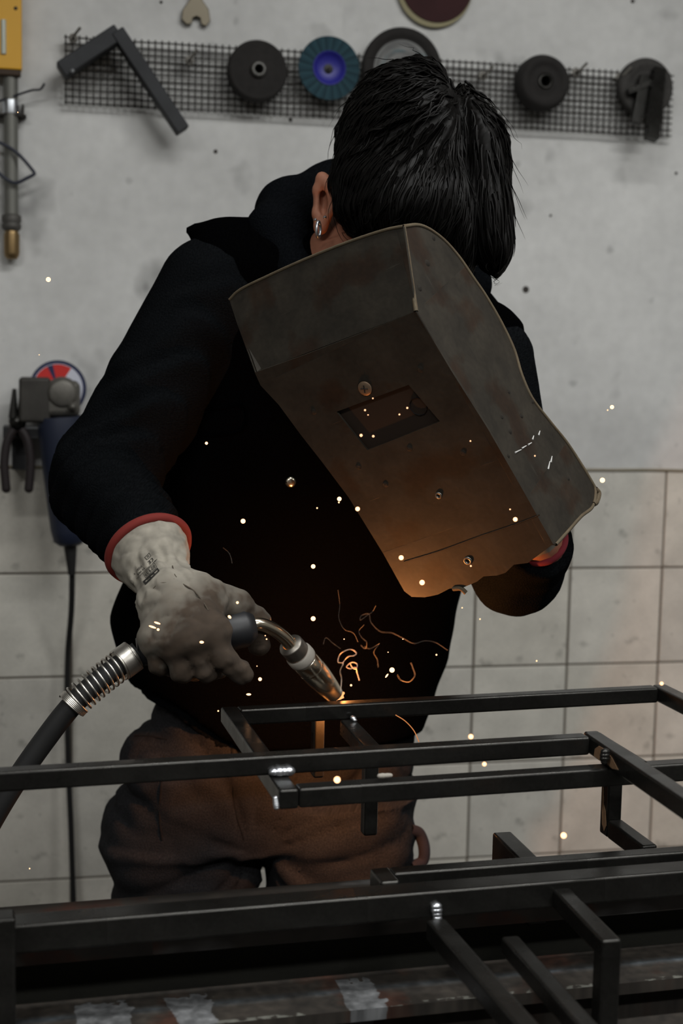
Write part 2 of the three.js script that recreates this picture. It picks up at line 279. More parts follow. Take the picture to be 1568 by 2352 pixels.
{ // lower frame lying on the bench
  const YF = 0.93, root = thing('unfinished_table_base', 'second steel tube frame lying on the rusty bench below the welded one', 'frame', V(-0.1, 0.902, 1.42));
  const F0 = onY(0, 2130, YF), F1 = onY(1568, 2001, YF), fd = F1.clone().sub(F0).normalize(), fz = fd.clone().cross(uy).normalize();
  const Fl = F0.clone(), Fr = F1.clone().addScaledVector(fd, 0.2);
  part('tube', tubeAcross(Fl, Fr, 0.03, 0.0275), M.steel, root);
  const E0 = onY(905, 2006, YF + 0.002), E1 = onY(1568, 1957, YF + 0.002), Er = E1.clone().addScaledVector(E1.clone().sub(E0).normalize(), 0.2);
  part('tube', tubeAcross(E0, Er), M.steel, root);
  const S0 = E0.clone().addScaledVector(fz, -TW), S1 = S0.clone().addScaledVector(fz, Fl.clone().addScaledVector(fz, -0.03).sub(S0).dot(fz)); part('tube', tubeDeep(S0.addScaledVector(fd, -TW), S1.addScaledVector(fd, -TW)), M.steel, root);
  const G0 = onY(978, 2112, YF - 0.02), G1 = onY(1190, 2360, YF - 0.02), gd = G1.clone().sub(G0).normalize(); part('tube', tubeDeep(G0, G1.clone().addScaledVector(gd, 0.12)), M.steel, root);
  const K0 = onY(1150, 2150, YF - 0.03), K1 = onY(1325, 2352, YF - 0.03), kd = K1.clone().sub(K0).normalize(); part('tube', tubeDeep(K0, K1.clone().addScaledVector(kd, 0.1), 0.018, 0.018), M.steel, root);
  const YH = YF - 0.008, H0 = onY(1262, 2035, YH), H1 = onY(1383, 2161, YH), hd = H1.clone().sub(H0).normalize(); part('tube', tubeDeep(H0, H1, 0.0195, 0.0195), M.steel, root);
  const hx = uy.clone().cross(hd).normalize(); part('tube', tubeUp(H1.clone().addScaledVector(hx, 0.0098).addScaledVector(hd, -0.0105), 0.55, YH - 0.001, 0.0195, 0.02), M.steel, root);
  part('tube', tubeUp(onPlane(2, 2200, F0.clone().addScaledVector(fz, 0.02), fz), 0.6, YF + 0.02, 0.025, 0.025), M.steel, root);
  bead(onPlane(1000, 2080, F0, fz).addScaledVector(fz, 0.002), V(0.1, -1, 0.1), 5, 0.0055, M.weld, root);
}
{ // workbench: I beams on legs
  const YB = 0.901, b0 = onY(784, 2013, YB).z, base = V(-0.05, 0, 1.5);
  const root = thing('workbench', 'heavy workbench of worn rusty steel beams in front of the welder', 'workbench', base);
  const rot = (g) => { g.translate(0.05, 0, -1.5); g.rotateY(3.2 * RAD); g.translate(-0.05, 0, 1.5); return g; };
  const beamTex = (k) => dataTex(2048, 128, (x, v) => {
    const u = x * 2, n = fbm(u * 16, v * 1.3, 3 + k, 4), f = fbm(u * 90, v * 7.2, 7 + k, 3), st = 0.46 + 0.03 * n; let c = [84, 77, 70];
    const r = fbm(u * 11 + 5, v * 0.9, 12 + k, 4); if (r > 0.1) { const t = clamp((r - 0.1) * 4, 0, 0.7); c = [c[0] + 22 * t, c[1] - 16 * t, c[2] - 26 * t]; }
    const w = clamp(1 - Math.abs(v - st) / 0.12, 0, 1) * clamp(0.75 + 1.2 * n, 0, 1); c = c.map((q, i) => q + ([128, 138, 148][i] - q) * w);
    if (v > 0.9 && f + n > 0.12) c = [150, 150, 142];
    for (const [x0, x1] of k ? [[0.262, 0.288], [0.306, 0.326], [0.39, 0.408]] : []) if (x > x0 + 0.006 * n && x < x1 + 0.008 * f && v > 0.2 + 0.3 * f) c = [158 + 30 * f, 160 + 30 * f, 164 + 30 * f];
    return c.map((q) => q * (1 + 0.5 * f + 0.4 * n));
  }, true, 1);
  const beam = (z0, z1, top, h, k) => {
    const t = 0.012, w = 0.008, zc = (z0 + z1) / 2, g = merge([box(-1.05, 0.95, top - t, top, z0, z1), box(-1.05, 0.95, top - h + t, top - t, zc - w / 2, zc + w / 2), box(-1.05, 0.95, top - h, top - h + t, z0, z1)]);
    const q = g.attributes.position, uv = g.attributes.uv; for (let i = 0; i < q.count; i++) { const flat = Math.abs(g.attributes.normal.getY(i)) > 0.5; uv.setXY(i, (q.getX(i) + 1.05) / 2, flat ? clamp((q.getZ(i) - z0) / (z1 - z0), 0.01, 0.985) : 0.63 + 0.2 * (top - q.getY(i)) / h); }
    const tx = beamTex(k); return part('beam', rot(g), std(0x9a9a98, { metalness: 0.2, roughness: 0.65, map: tx, bumpMap: tx, bumpScale: 0.0015 }), root, k ? 'worn beam with pale paint patches' : undefined);
  };
  const YL = 0.83, z2 = onY(784, 2226, YL).z, z3 = onY(784, 2309, YL).z, z4 = onY(784, 2392, YL).z;
  { const g = box(-1.05, 0.95, YB - 0.03, YB, b0 + 0.003, b0 + 0.078); part('beam', boxUV(rot(g)), M.rust, root); }
  beam(z2, z3, YL, 0.1, 1);
  beam(z4, z4 + z3 - z2, YL, 0.1, 2);
  for (const x of [-0.95, 0.85]) { part('leg', rot(box(x - 0.04, x + 0.04, 0, 0.73, z2 + 0.01, z2 + 0.09)), M.beamDark, root); part('leg', rot(box(x - 0.04, x + 0.04, 0, 0.73, z4, z4 + 0.08)), M.beamDark, root); part('leg', rot(box(x - 0.02, x + 0.02, 0, 0.871, b0 + 0.01, b0 + 0.045)), M.beamDark, root); part('cross_beam', rot(box(x - 0.03, x + 0.03, 0.65, 0.73, z2 + 0.09, z4)), M.beamDark, root); }
  part('added_dark_panel', rot(box(-1.0, 0.9, 0.4, 0.871, b0 + 0.004, b0 + 0.008)), M.beamDark, root);  // dark sheet added so the gap below the beams stays black
  const p = onY(1130, 1911, 0.912), q = p.clone().addScaledVector(V(Math.sin(0.03), 0, Math.cos(0.03)), onY(1000, 1990, 0.932).z - 0.03 - p.z);
  part('cross_bar', tubeDeep(p, q, 0.023, 0.064), M.steel, root);
}

// ---------------------------------------------------------------- wall tools
const wallGroup = 'discs hanging on the wire mesh strip';
const steelBrush = M.darkWheel;
{ // wire mesh strip
  const a = onZ(147, 77, 0.022), b = onZ(1548, 157, 0.022), root = thing('wire_mesh_strip', 'long strip of rusty square wire mesh fixed to the white wall', 'wire mesh', V((a.x + b.x) / 2, 1.91, 0.02));
  const yT = 2.022, yB = 1.905, nH = 11, nV = 96;
  const wob = (x, s) => 0.0016 * nz(x * 7, s, 1);
  for (let i = 0; i < nH; i++) { const y = yB + (yT - yB) * i / (nH - 1), pts = []; for (let k = 0; k <= 12; k++) { const x = a.x + (b.x - a.x) * k / 12; pts.push(V(x, y + wob(x, i), 0.0215 + 0.002 * nz(x * 5, i, 3))); } part('wire', pipe(pts, 0.0016, 24, 5), M.wire, root); }
  for (let i = 0; i < nV; i++) { const x = a.x + (b.x - a.x) * (i + 0.3) / nV; part('wire', rod(V(x + wob(x, 3), yB - 0.004, 0.0238), V(x + wob(x, 8), yT + 0.0045, 0.0238), 0.0016, 0.0016, 5), M.wire, root); }
  for (const [px, py] of [[168, 95], [432, 145], [1100, 180], [1312, 172], [1412, 182]]) {
    const p = onZ(px, py, 0.004); const s = part('hook', merge([rod(V(p.x, p.y, 0), V(p.x, p.y, 0.05), 0.0028), rod(V(p.x, p.y, 0.05), V(p.x + 0.012, p.y + 0.014, 0.058), 0.0026), latheAt([[0, 0.0285], [0.009, 0.0285], [0.009, 0.031], [0, 0.031]], V(p.x, p.y, 0), V(0, 0, 1), 10)]), std(0x6d6a64, { metalness: 0.5, roughness: 0.6 }), root); s.userData.label = 'small rusty bolt hook';
  }
}
function wheel(name, label, px, py, rpx, z, prof, mats, extra) {
  const p = onZ(px, py, z + 0.02), r = rpx * p.clone().sub(CP).dot(CF) / FPX; p.z = z;
  const o = thing(name, label, 'disc', V(p.x, p.y - r, z), wallGroup);
  part('wheel', latheAt(prof.map(([a, b]) => [a * r, b]), p, V(0, 0, 1), 48), mats, o);
  part('hanger', rod(V(p.x, p.y, 0), V(p.x, p.y, z + 0.012), 0.0035), M.wire, o);
  if (extra) extra(o, p, r); return o;
}
delete wheel.g;
wheel('grinding_disc', 'dark grey thick grinding disc with a bright centre ring', 591, 163, 69, 0.03, [[0.26, 0.03], [0.3, 0.034], [0.8, 0.028], [0.86, 0.031], [0.97, 0.029], [1, 0.022], [1, 0.004], [0.94, 0], [0.1, 0], [0.1, 0.03]], M.darkWheel, (o, p, r) => { part('hub', latheAt([[0.13 * r, 0.02], [0.13 * r, 0.041], [0.19 * r, 0.043], [0.26 * r, 0.04], [0.28 * r, 0.03]], p, V(0, 0, 1), 28), M.steelLight, o, 'bright steel centre ring'); });
wheel('flap_disc', 'teal abrasive flap disc with a violet blue plastic centre', 757, 155, 72, 0.032, [[0.06, 0.006], [0.5, 0.006], [0.5, 0.0], [0.1, 0.0]], std(0x15181c), (o, p, r) => {
  const flapM = [std(0x24404a, { roughness: 0.95 }), std(0x1d363f, { roughness: 0.95 }), std(0x2a4750, { roughness: 0.95 })]; const n = 60;
  for (let i = 0; i < n; i++) { const g = new THREE.BoxGeometry(0.5 * r, 0.16 * r, 0.0018); g.rotateX(0.28); g.translate(0.74 * r, 0, 0.014); g.rotateZ(i / n * Math.PI * 2); g.translate(p.x, p.y, p.z); part('flap', g, flapM[i % 3], o); }
  part('centre_cup', latheAt([[0.14 * r, 0.006], [0.34 * r, 0.007], [0.46 * r, 0.014], [0.52 * r, 0.019], [0.54 * r, 0.017]], p, V(0, 0, 1), 36), std(0x2a2a86, { roughness: 0.45 }), o, 'violet blue plastic centre');
  part('bore', latheAt([[0, 0.0075], [0.15 * r, 0.0075], [0.16 * r, 0.004]], p, V(0, 0, 1), 20), M.blackPlastic, o);
});
wheel('cutting_disc', 'large worn grey disc with a pale scuffed face behind the head', 925, 158, 94, 0.03, [[0.1, 0.012], [0.72, 0.012], [0.76, 0.018], [0.92, 0.022], [1, 0.016], [1, 0.004], [0.9, 0], [0.1, 0]], M.darkWheel, (o, p, r) => {
  const t = dataTex(256, 256, (x, y) => { let s = 128 + 90 * fbm(x * 5, y * 5, 3, 5); const b = fbm(x * 2.2 + 4, y * 2.2, 6, 3); const c = [s, s, s]; if (b > 0.05) { const k = clamp((b - 0.05) * 4, 0, 0.6); c[0] -= 70 * k; c[1] -= 25 * k; c[2] -= 10 * k; } return c; });
  part('face_label', latheAt([[0.12 * r, 0.0135], [0.71 * r, 0.0135]], p, V(0, 0, 1), 40), std(0xbfc0bd, { map: t, roughness: 0.6, side: THREE.DoubleSide }), o, 'pale scuffed round label');
});
wheel('grinding_cup', 'small dark grinding cup wheel with a round bore', 1246, 190, 63, 0.03, [[0.2, 0.02], [0.27, 0.034], [0.36, 0.036], [0.5, 0.03], [0.62, 0.036], [0.78, 0.04], [0.92, 0.034], [1, 0.02], [1, 0.004], [0.9, 0], [0.1, 0]], M.darkWheel, (o, p, r) => { part('hub', latheAt([[0.16 * r, 0.02], [0.16 * r, 0.038], [0.27 * r, 0.038], [0.28 * r, 0.032]], p, V(0, 0, 1), 24), M.steel, o, 'steel bore ring'); });
wheel('worn_disc', 'worn grey wheel half hidden behind an angle steel bracket', 1484, 200, 66, 0.026, [[0.1, 0.016], [0.55, 0.016], [0.62, 0.022], [0.9, 0.026], [1, 0.018], [1, 0.003], [0.9, 0], [0.1, 0]], std(0x4a4845, { roughness: 0.9, map: steelTex }));
{ // bracket on the last wheel
  const o = thing('angle_bracket', 'dark angle steel bracket hanging on the right end of the mesh', 'bracket', onZ(1495, 322, 0.09));
  const P = (x, y, z) => onZ(x, y, z);
  const bar = (x0, y0, x1, y1, z0, z1, w, d) => { const a = P(x0, y0, z0), b = P(x1, y1, z1); const y = b.clone().sub(a), L = y.length(); y.normalize(); const x = y.clone().cross(V(0, 0, 1)).normalize(), z = x.clone().cross(y); const g = new RoundedBoxGeometry(w, L, d, 1, 0.002); g.applyMatrix4(basis(x, y, z, a.add(b).multiplyScalar(0.5))); return boxUV(g); };
  part('long_arm', bar(1512, 160, 1496, 320, 0.06, 0.11, 0.025, 0.022), M.steel, o);
  part('short_arm', bar(1480, 175, 1460, 285, 0.055, 0.075, 0.022, 0.012), M.steel, o);
  part('cross_arm', bar(1440, 212, 1520, 180, 0.062, 0.062, 0.012, 0.012), M.steel, o);
}
{ // steel angle
  const o = thing('steel_angle', 'dark right-angle piece of flat steel tube hung over the mesh', 'steel angle', onZ(300, 300, 0.05));
  const bar = (pa, pb, w, d, z) => { const a = onZ(...pa, z), b = onZ(...pb, z); const y = b.clone().sub(a), L = y.length(); y.normalize(); const x = y.clone().cross(V(0, 0, 1)).normalize(), zz = x.clone().cross(y); const g = new RoundedBoxGeometry(w, L, d, 1, 0.0025); g.applyMatrix4(basis(x, y, zz, a.add(b).multiplyScalar(0.5))); return boxUV(g); };
  const dm = std(0x35373a, { metalness: 0.3, roughness: 0.6, map: steelTex });
  part('short_arm', bar([140, 165], [272, 78], 0.03, 0.05, 0.055), dm, o);
  part('long_arm', bar([268, 74], [420, 302], 0.025, 0.04, 0.062), dm, o);
  part('rivet', latheAt([[0, 0.003], [0.003, 0.002], [0.004, 0]], onZ(166, 162, 0.083), V(0, 0, 1), 10), M.weld, o);
}
{ // wrench
  const c = onZ(448, 30, 0.012), s = 2.72 / FPX; const sh = new THREE.Shape(); const pt = (x, y) => [(x - 448) * s, -(y - 30) * s];
  const P = [[436, -70], [438, 0], [421, 25], [419, 45], [430, 55], [440, 52], [441, 40], [452, 35], [461, 40], [463, 52], [472, 56], [481, 45], [477, 20], [462, 0], [464, -70]];
  P.forEach(([x, y], i) => (i ? sh.lineTo(...pt(x, y)) : sh.moveTo(...pt(x, y)))); sh.closePath();
  const g = new THREE.ExtrudeGeometry(sh, { depth: 0.006, bevelEnabled: true, bevelSize: 0.0012, bevelThickness: 0.0012, bevelSegments: 2 }); g.translate(c.x, c.y, c.z - 0.006);
  solo('open_end_wrench', 'open-end wrench hanging on the bare wall above the mesh', 'wrench', g, std(0x615b4e, { metalness: 0.8, roughness: 0.4 }));
}
{ // red-brown abrasive disc
  const p = onZ(998, -30, 0.01), r = 90 * 2.75 / FPX; const o = thing('abrasive_disc', 'dark red abrasive disc with pale backing high on the wall', 'disc', V(p.x, p.y - r, 0.01));
  part('backing', latheAt([[0, 0.002], [r, 0.002], [r, 0], [0, 0]], V(p.x, p.y, 0.008), V(0, 0, 1), 48), std(0x8f8868), o, 'pale yellowish backing');
  part('abrasive_face', latheAt([[0, 0.003], [r * 0.95, 0.003], [r * 0.96, 0]], V(p.x + 0.004, p.y + 0.006, 0.0105), V(0, 0, 1), 48), std(0x4a2a2c, { roughness: 0.95, map: plasterTex }), o, 'dark red grit face');
  part('nail', rod(V(p.x, p.y, 0), V(p.x, p.y, 0.02), 0.003), M.wire, o);
}
{ // spirit level, pole, wire, bracket
  const z = 0.03, a = onZ(-40, 0, z), b = onZ(50, 0, z), c = onZ(25, 162, z);
  const o = thing('spirit_level', 'yellow spirit level with a dark end cap standing against the wall', 'spirit level', V((a.x + b.x) / 2, c.y - 0.008, z));
  part('body', boxUV((() => { const g = new RoundedBoxGeometry(b.x - a.x, 0.9, 0.024, 2, 0.003); g.translate((a.x + b.x) / 2, c.y + 0.45, z); return g; })()), std(0xd9a21a, { roughness: 0.45 }), o, 'yellow painted body');
  part('end_cap', (() => { const g = new RoundedBoxGeometry(b.x - a.x - 0.004, 0.012, 0.022, 2, 0.003); g.translate((a.x + b.x) / 2, c.y - 0.005, z); return g; })(), std(0x3a2a1a), o, 'dark end cap');
  const e = onZ(8, 85, z + 0.012); part('vial', rod(V(e.x, e.y - 0.03, e.z), V(e.x, e.y + 0.03, e.z), 0.005), std(0xb8bdb0, { roughness: 0.2 }), o, 'pale vial'); const s = onZ(36, 19, z + 0.012); part('screw', latheAt([[0, 0.002], [0.003, 0.0015], [0.0035, 0]], s, V(0, 0, 1), 10), M.blackPlastic, o);
}
{
  const z = 0.022, t = onZ(24, 165, z), b = onZ(27, 596, z), o = thing('torch_lance', 'grey metal lance with a ribbed joint and brass tip hanging on the wall', 'lance', V(b.x, b.y, z));
  const Y = (py) => onZ(26, py, z).y, ax = (py) => { const q = onZ(24 + (py - 165) * 0.007, py, z); return q; }; const gm = std(0x74746e, { metalness: 0.5, roughness: 0.55 });
  part('pipe', rod(ax(500), ax(150), 0.0125, 0.0135, 20), gm, o); part('collar', latheAt([[0.013, 0], [0.0145, 0.001], [0.0145, 0.024], [0.013, 0.025]], ax(262), V(0, 1, 0), 20), M.weld, o, 'shiny clamp band');
  part('joint', latheAt([[0.012, 0], [0.0175, 0.004], [0.018, 0.012], [0.0155, 0.014], [0.018, 0.017], [0.018, 0.027], [0.0135, 0.031]], ax(531), V(0, 1, 0), 24), std(0x55534f, { metalness: 0.5, roughness: 0.6 }), o, 'dark ribbed joint');
  part('tip', latheAt([[0, 0], [0.01, 0.001], [0.013, 0.006], [0.0145, 0.012], [0.0145, 0.046], [0.0125, 0.048], [0.0125, 0.056]], ax(596), V(0, 1, 0), 24), std(0x8a7350, { metalness: 0.85, roughness: 0.4 }), o, 'brass coloured tip');
  part('clip', boxUV(merge([box(t.x - 0.05, t.x + 0.028, Y(262) - 0.004, Y(262) - 0.001, 0, 0.034), box(t.x + 0.02, t.x + 0.024, Y(270), Y(240), 0, 0.03)])), M.wire, o, 'dark clip holding the pipe');
}
solo('hook_wire', 'short black bent wire hook beside the grey lance', 'hook', pipe([onZ(-10, 235, 0.03), onZ(40, 218, 0.034), onZ(75, 207, 0.04), onZ(93, 205, 0.04), onZ(102, 192, 0.044)], 0.0022, 30, 6), std(0x1b1d26, { roughness: 0.5 }));
solo('wire_loop', 'bent dark blue wire loop hanging across the grey lance', 'wire', pipe([onZ(-30, 320, 0.045), onZ(5, 330, 0.045), onZ(40, 352, 0.045), onZ(78, 395, 0.045), onZ(80, 398, 0.045), onZ(60, 410, 0.045), onZ(35, 420, 0.045), onZ(10, 408, 0.045), onZ(-20, 380, 0.045)], 0.0032, 60, 7), std(0x1c2030, { roughness: 0.45 }));
{ // angle grinder hanging by the wall
  const z = 0.07, D = 2.68 / FPX, o = thing('angle_grinder', 'dark blue angle grinder with a red, white and blue disc hanging on the wall', 'grinder', onZ(165, 1262, z));
  const gm = std(0x7e7b74, { metalness: 0.55, roughness: 0.5, map: steelTex }), navy = std(0x1a2236, { roughness: 0.55 });
  const p = onZ(133, 892, 0.045), r = 64 * D;
  const lbl = canvasTex(512, 512, (c) => {
    c.fillStyle = '#c9ccd8'; c.fillRect(0, 0, 512, 512); c.translate(256, 256);
    const wedge = (a0, a1, f) => { c.fillStyle = f; c.beginPath(); c.moveTo(0, 0); c.arc(0, 0, 225, a0, a1); c.closePath(); c.fill(); };
    wedge(-2.65, -1.0, '#c4231c'); wedge(-2.02, -1.78, '#1a1c4a'); wedge(0.4, 2.6, '#c4231c');
    c.strokeStyle = '#20284a'; c.lineWidth = 26; c.beginPath(); c.arc(0, 0, 243, 0, 7); c.stroke();
  });
  part('disc', latheAt([[0, 0.003], [r, 0.003], [r, 0], [0, 0]], p, V(0, 0, 1), 48), std(0x1e2740), o);
  { const g = new THREE.CircleGeometry(r * 0.97, 48); g.translate(p.x, p.y, p.z + 0.0036); part('disc_label', g, std(0xffffff, { map: lbl, roughness: 0.5 }), o, 'red, white and navy printed label'); }
  const hc = onZ(143, 915, 0.09);
  part('gear_head', (() => { const g = merge([new RoundedBoxGeometry(0.064, 0.066, 0.05, 4, 0.012).translate(hc.x, hc.y, hc.z), latheAt([[0, 0.03], [0.02, 0.03], [0.028, 0.024], [0.03, 0]], V(hc.x, hc.y + 0.01, hc.z), V(0, 0, 1), 24), latheAt([[0, 0.014], [0.008, 0.012], [0.009, 0]], V(hc.x + 0.018, hc.y - 0.014, hc.z + 0.024), V(0, 0, 1), 14)]); return boxUV(g); })(), gm, o, 'scuffed grey cast metal gear head');
  const gc = onZ(80, 918, 0.085); part('guard', boxUV(new RoundedBoxGeometry(0.056, 0.082, 0.06, 3, 0.006).translate(gc.x, gc.y, gc.z)), std(0x4b4843, { metalness: 0.4, roughness: 0.6, map: steelTex }), o, 'dark grey metal guard');
  const s0 = onZ(160, 968, 0.08).y, s1 = onZ(160, 1250, 0.08).y;
  const cx = (py) => onZ(140 + (py - 968) * 0.075, py, 0.085);
  part('motor_body', (() => { const A = cx(962), B = cx(1252); return along(lathe([[0, 0], [0.02, 0], [0.03, 0.008], [0.034, 0.03], [0.04, 0.14], [0.042, 0.2], [0.043, 0.24], [0.038, A.distanceTo(B)], [0, A.distanceTo(B)]], 32), B, A); })(), navy, o, 'long dark navy motor body');
  part('cable_sleeve', rod(onZ(165, 1320, 0.085), cx(1248), 0.007, 0.013, 14), M.blackRubber, o);
  part('cable', pipe([onZ(166, 1300, 0.085), onZ(164, 1400, 0.06), onZ(156, 1500, 0.03), onZ(154, 1620, 0.03), onZ(157, 1760, 0.03), onZ(163, 1900, 0.035), onZ(168, 2050, 0.04), V(-0.5, 0.2, 0.06), V(-0.46, 0.008, 0.12), V(-0.3, 0.006, 0.2)], 0.0056, 120, 8), M.blackRubber, o, 'black mains cable hanging down the tiles');
}
{ // bracket and pliers
  const o = thing('wall_bracket', 'black steel holder with a bright front edge beside the grinder', 'bracket', onZ(50, 1010, 0.0));
  const a = onZ(10, 990, 0), b = onZ(98, 972, 0); part('shelf', box(a.x, b.x + 0.02, b.y - 0.024, b.y - 0.004, -0.0, 0.085), M.blackPlastic, o); part('edge_strip', box(b.x - 0.05, b.x, b.y - 0.006, b.y - 0.001, 0.085, 0.088), M.weld, o, 'bright metal edge'); part('back_block', box(a.x + 0.015, b.x - 0.03, b.y - 0.085, b.y - 0.024, 0, 0.05), M.blackPlastic, o);
}
{
  const z = 0.1, o = thing('pliers', 'pliers with dark handles hanging in the holder on the wall', 'pliers', onZ(40, 1128, z)); const hm = std(0x1d1516, { roughness: 0.6 });
  for (const s of [-1, 1]) {
    const X = (x) => 40 + s * x;
    part('handle', pipe([onZ(X(8), 985, z), onZ(X(22), 1010, z), onZ(X(30), 1060, z), onZ(X(28), 1100, z), onZ(X(26), 1122, z)], 0.0085, 30, 10), hm, o, 'dark dipped handle');
    part('handle_tip', new THREE.SphereGeometry(0.0085, 12, 8).translate(...onZ(X(26), 1122, z).toArray()), hm, o);
    part('jaw', rod(onZ(X(10), 960, z), onZ(X(7 + 3 * (s > 0)), 893, z), 0.009, 0.0035, 8), M.steel, o, 'steel jaw');
  }
  part('pivot', latheAt([[0, 0.012], [0.012, 0.01], [0.016, 0]], onZ(40, 968, z - 0.006), V(0, 0, 1), 20), M.steel, o);
}

// ---------------------------------------------------------------- person
const person = thing('person', 'person in black hooded jacket and grey work trousers bending over the frame while welding', 'person', (() => { const p = at(600, 1900, 2.12); return V(p.x, 0, p.z); })());
const fleece = dataTex(256, 256, (x, y) => { const s = 190 + 90 * fbm(x * 40, y * 40, 3, 3); return [s, s, s]; }, true, 12);
const cloth = (hex, o = {}) => phys(hex, { roughness: 1, specularIntensity: 0.01, map: fleece, bumpMap: fleece, bumpScale: 0.0012, ...o });
M.jacket = cloth(0x16181a); M.vest = cloth(0x060607); M.hood = cloth(0x15171a);
M.trousers = phys(0x353537, { roughness: 1, specularIntensity: 0.1, map: fleece, bumpMap: fleece, bumpScale: 0.0008 });
M.skin = phys(0x9c6a54, { roughness: 0.6, specularIntensity: 0.5 });
// joints
const J = {
  shR: at(478, 668, 1.9), elR: at(238, 1105, 1.86), wrR: at(348, 1272, 1.7),
  shL: at(1125, 830, 1.87), elL: at(1180, 1305, 1.86), wrL: at(1242, 1245, 1.76),
  neck: at(800, 610, 1.88), chest: at(790, 900, 1.95),
};
const rowAt = (py, x0, x1, d, rz) => { const c = at((x0 + x1) / 2, py, d), e = at(x1, py, d), s = at(x0, py, d); return [c.y, c.x, c.z, e.distanceTo(s) / 2, rz]; };
const torsoRows = [rowAt(540, 700, 960, 1.94, 0.06), rowAt(620, 510, 1090, 1.95, 0.085), rowAt(720, 455, 1160, 1.97, 0.1), rowAt(900, 430, 1190, 2.0, 0.11), rowAt(1100, 378, 1130, 2.02, 0.115), rowAt(1290, 312, 1070, 2.08, 0.12), rowAt(1420, 262, 1040, 2.105, 0.12), rowAt(1500, 280, 1025, 2.11, 0.12), rowAt(1590, 322, 992, 2.115, 0.12), rowAt(1680, 345, 962, 2.12, 0.122), rowAt(1780, 350, 955, 2.12, 0.124)];
// the hem hangs lower in the middle than at the left hip
const hemY = (x) => { const t = (x - at(330, 1600, 2.05).x); return at(600, 1728, 2.06).y + 0.075 * sstep(0.15, 0, t); };
const torso = stack(torsoRows);
const fold = (x, y, z) => 0.004 * fbm(x * 9, y * 5, z * 9, 3) + 0.002 * fbm(x * 26, y * 12, z * 22, 2);
const armAxis = J.wrR.clone().sub(J.elR).normalize(), upAxis = J.elR.clone().sub(J.shR).normalize();
const jacketF = (() => {
  const body = union(0.05, stack(torsoRows, -0.006), caps(at(510, 625, 1.9), at(1100, 800, 1.87), 0.042, 0.042));
  const armR = union(0.02, caps(J.shR, J.elR, 0.068, 0.066), caps(J.elR, J.wrR, 0.067, 0.043));
  const upL = caps(J.shL, J.elL, 0.06, 0.058), foL = caps(J.elL, J.wrL, 0.057, 0.046), axL = J.wrL.clone().sub(J.elL).normalize();
  const armL = (x, y, z) => smin(upL(x, y, z), Math.max(foL(x, y, z), (x - J.wrL.x) * axL.x + (y - J.wrL.y) * axL.y + (z - J.wrL.z) * axL.z - 0.002), 0.02);
  return (x, y, z) => {
    let a = armR(x, y, z); const f = (x - J.elR.x) * armAxis.x + (y - J.elR.y) * armAxis.y + (z - J.elR.z) * armAxis.z;
    const g = (x - J.elR.x) * upAxis.x + (y - J.elR.y) * upAxis.y + (z - J.elR.z) * upAxis.z;
    if (a < 0.05) { const w = sstep(-0.09, 0.0, f) * sstep(0.26, 0.12, f); a += 0.0042 * w * Math.sin((f + 0.35 * g) * 165 + 2.5 * nz(x * 14, y * 14, z * 14)) + 0.003 * sstep(-0.25, 0, g) * Math.sin(g * 60 + 4 * nz(x * 8, y * 8, z * 8)); a = Math.max(a, f - J.elR.distanceTo(J.wrR) + 0.01); }
    let b = armL(x, y, z); if (b < 0.05) { const u = nz(x * 30, y * 6, z * 30); b += 0.005 * u; }
    let t = body(x, y, z); t = Math.max(t, hemY(x) - y);
    return smin(smin(t, a, 0.028), b, 0.02) + fold(x, y, z);
  };
})();
const [jl, jh] = bounds([J.shR, J.elR, J.wrR, J.shL, J.elL, J.wrL, at(250, 1720, 1.98), at(1060, 1720, 1.98), at(760, 480, 1.9), at(760, 900, 1.75), at(760, 900, 2.14)], 0.1);
part('jacket', sdfMesh(jacketF, jl, jh, 0.006), M.jacket, person, 'black fleece jacket');
{ // vest over the jacket, with flat shoulder ends
  const sl = at(430, 540, 1.9), sr = at(1190, 765, 1.86);
  const f = union(0.045, stack(torsoRows, 0.006), caps(at(520, 590, 1.9), at(1110, 780, 1.87), 0.05, 0.052));
  const sdir = sr.clone().sub(sl).normalize();
  const flangeL = caps(at(443, 530, 1.9), at(575, 526, 1.9), 0.0095, 0.016), flangeR = caps(at(1180, 755, 1.86), at(1120, 735, 1.86), 0.0105, 0.02);
  const vf = (x, y, z) => {
    let d = f(x, y, z) + 0.004 * fbm(x * 7, y * 4, z * 7, 3); const s = (x - sl.x) * sdir.x + (y - sl.y) * sdir.y + (z - sl.z) * sdir.z, S = sl.distanceTo(sr);
    const low = sstep(1.62, 1.5, y); d = Math.max(d, (0.012 - 0.2 * low) - s, s - (S - 0.008) - 0.2 * low);
    d = smin(d, flangeL(x, y, z), 0.012); d = smin(d, flangeR(x, y, z), 0.012);
    return Math.max(d, hemY(x) + 0.02 - y, y - at(700, 500, 1.9).y - 0.4);
  };
  const vest = part('vest', sdfMesh(vf, jl, jh, 0.006), M.vest, person, 'black sleeveless vest with stiff shoulder ends');
  const p = march(vf, 667, 1107, 1.6, 2.1); if (p) part('snap_button', (() => { const n = sdfGrad(vf, p); return latheAt([[0, 0.0045], [0.004, 0.0042], [0.0068, 0.0026], [0.0076, 0]], p, n, 20); })(), M.chrome, vest, 'round brass snap button');
  // pocket flap
  const pts = [[440, 945], [500, 940], [560, 935], [560, 985], [500, 1000], [445, 992]].map(([a, b]) => march(vf, a, b, 1.6, 2.1)).filter(Boolean);
  if (pts.length === 6) part('pocket_flap', pipe([...pts, pts[0]], 0.0022, 60, 6), M.vest, vest);
}
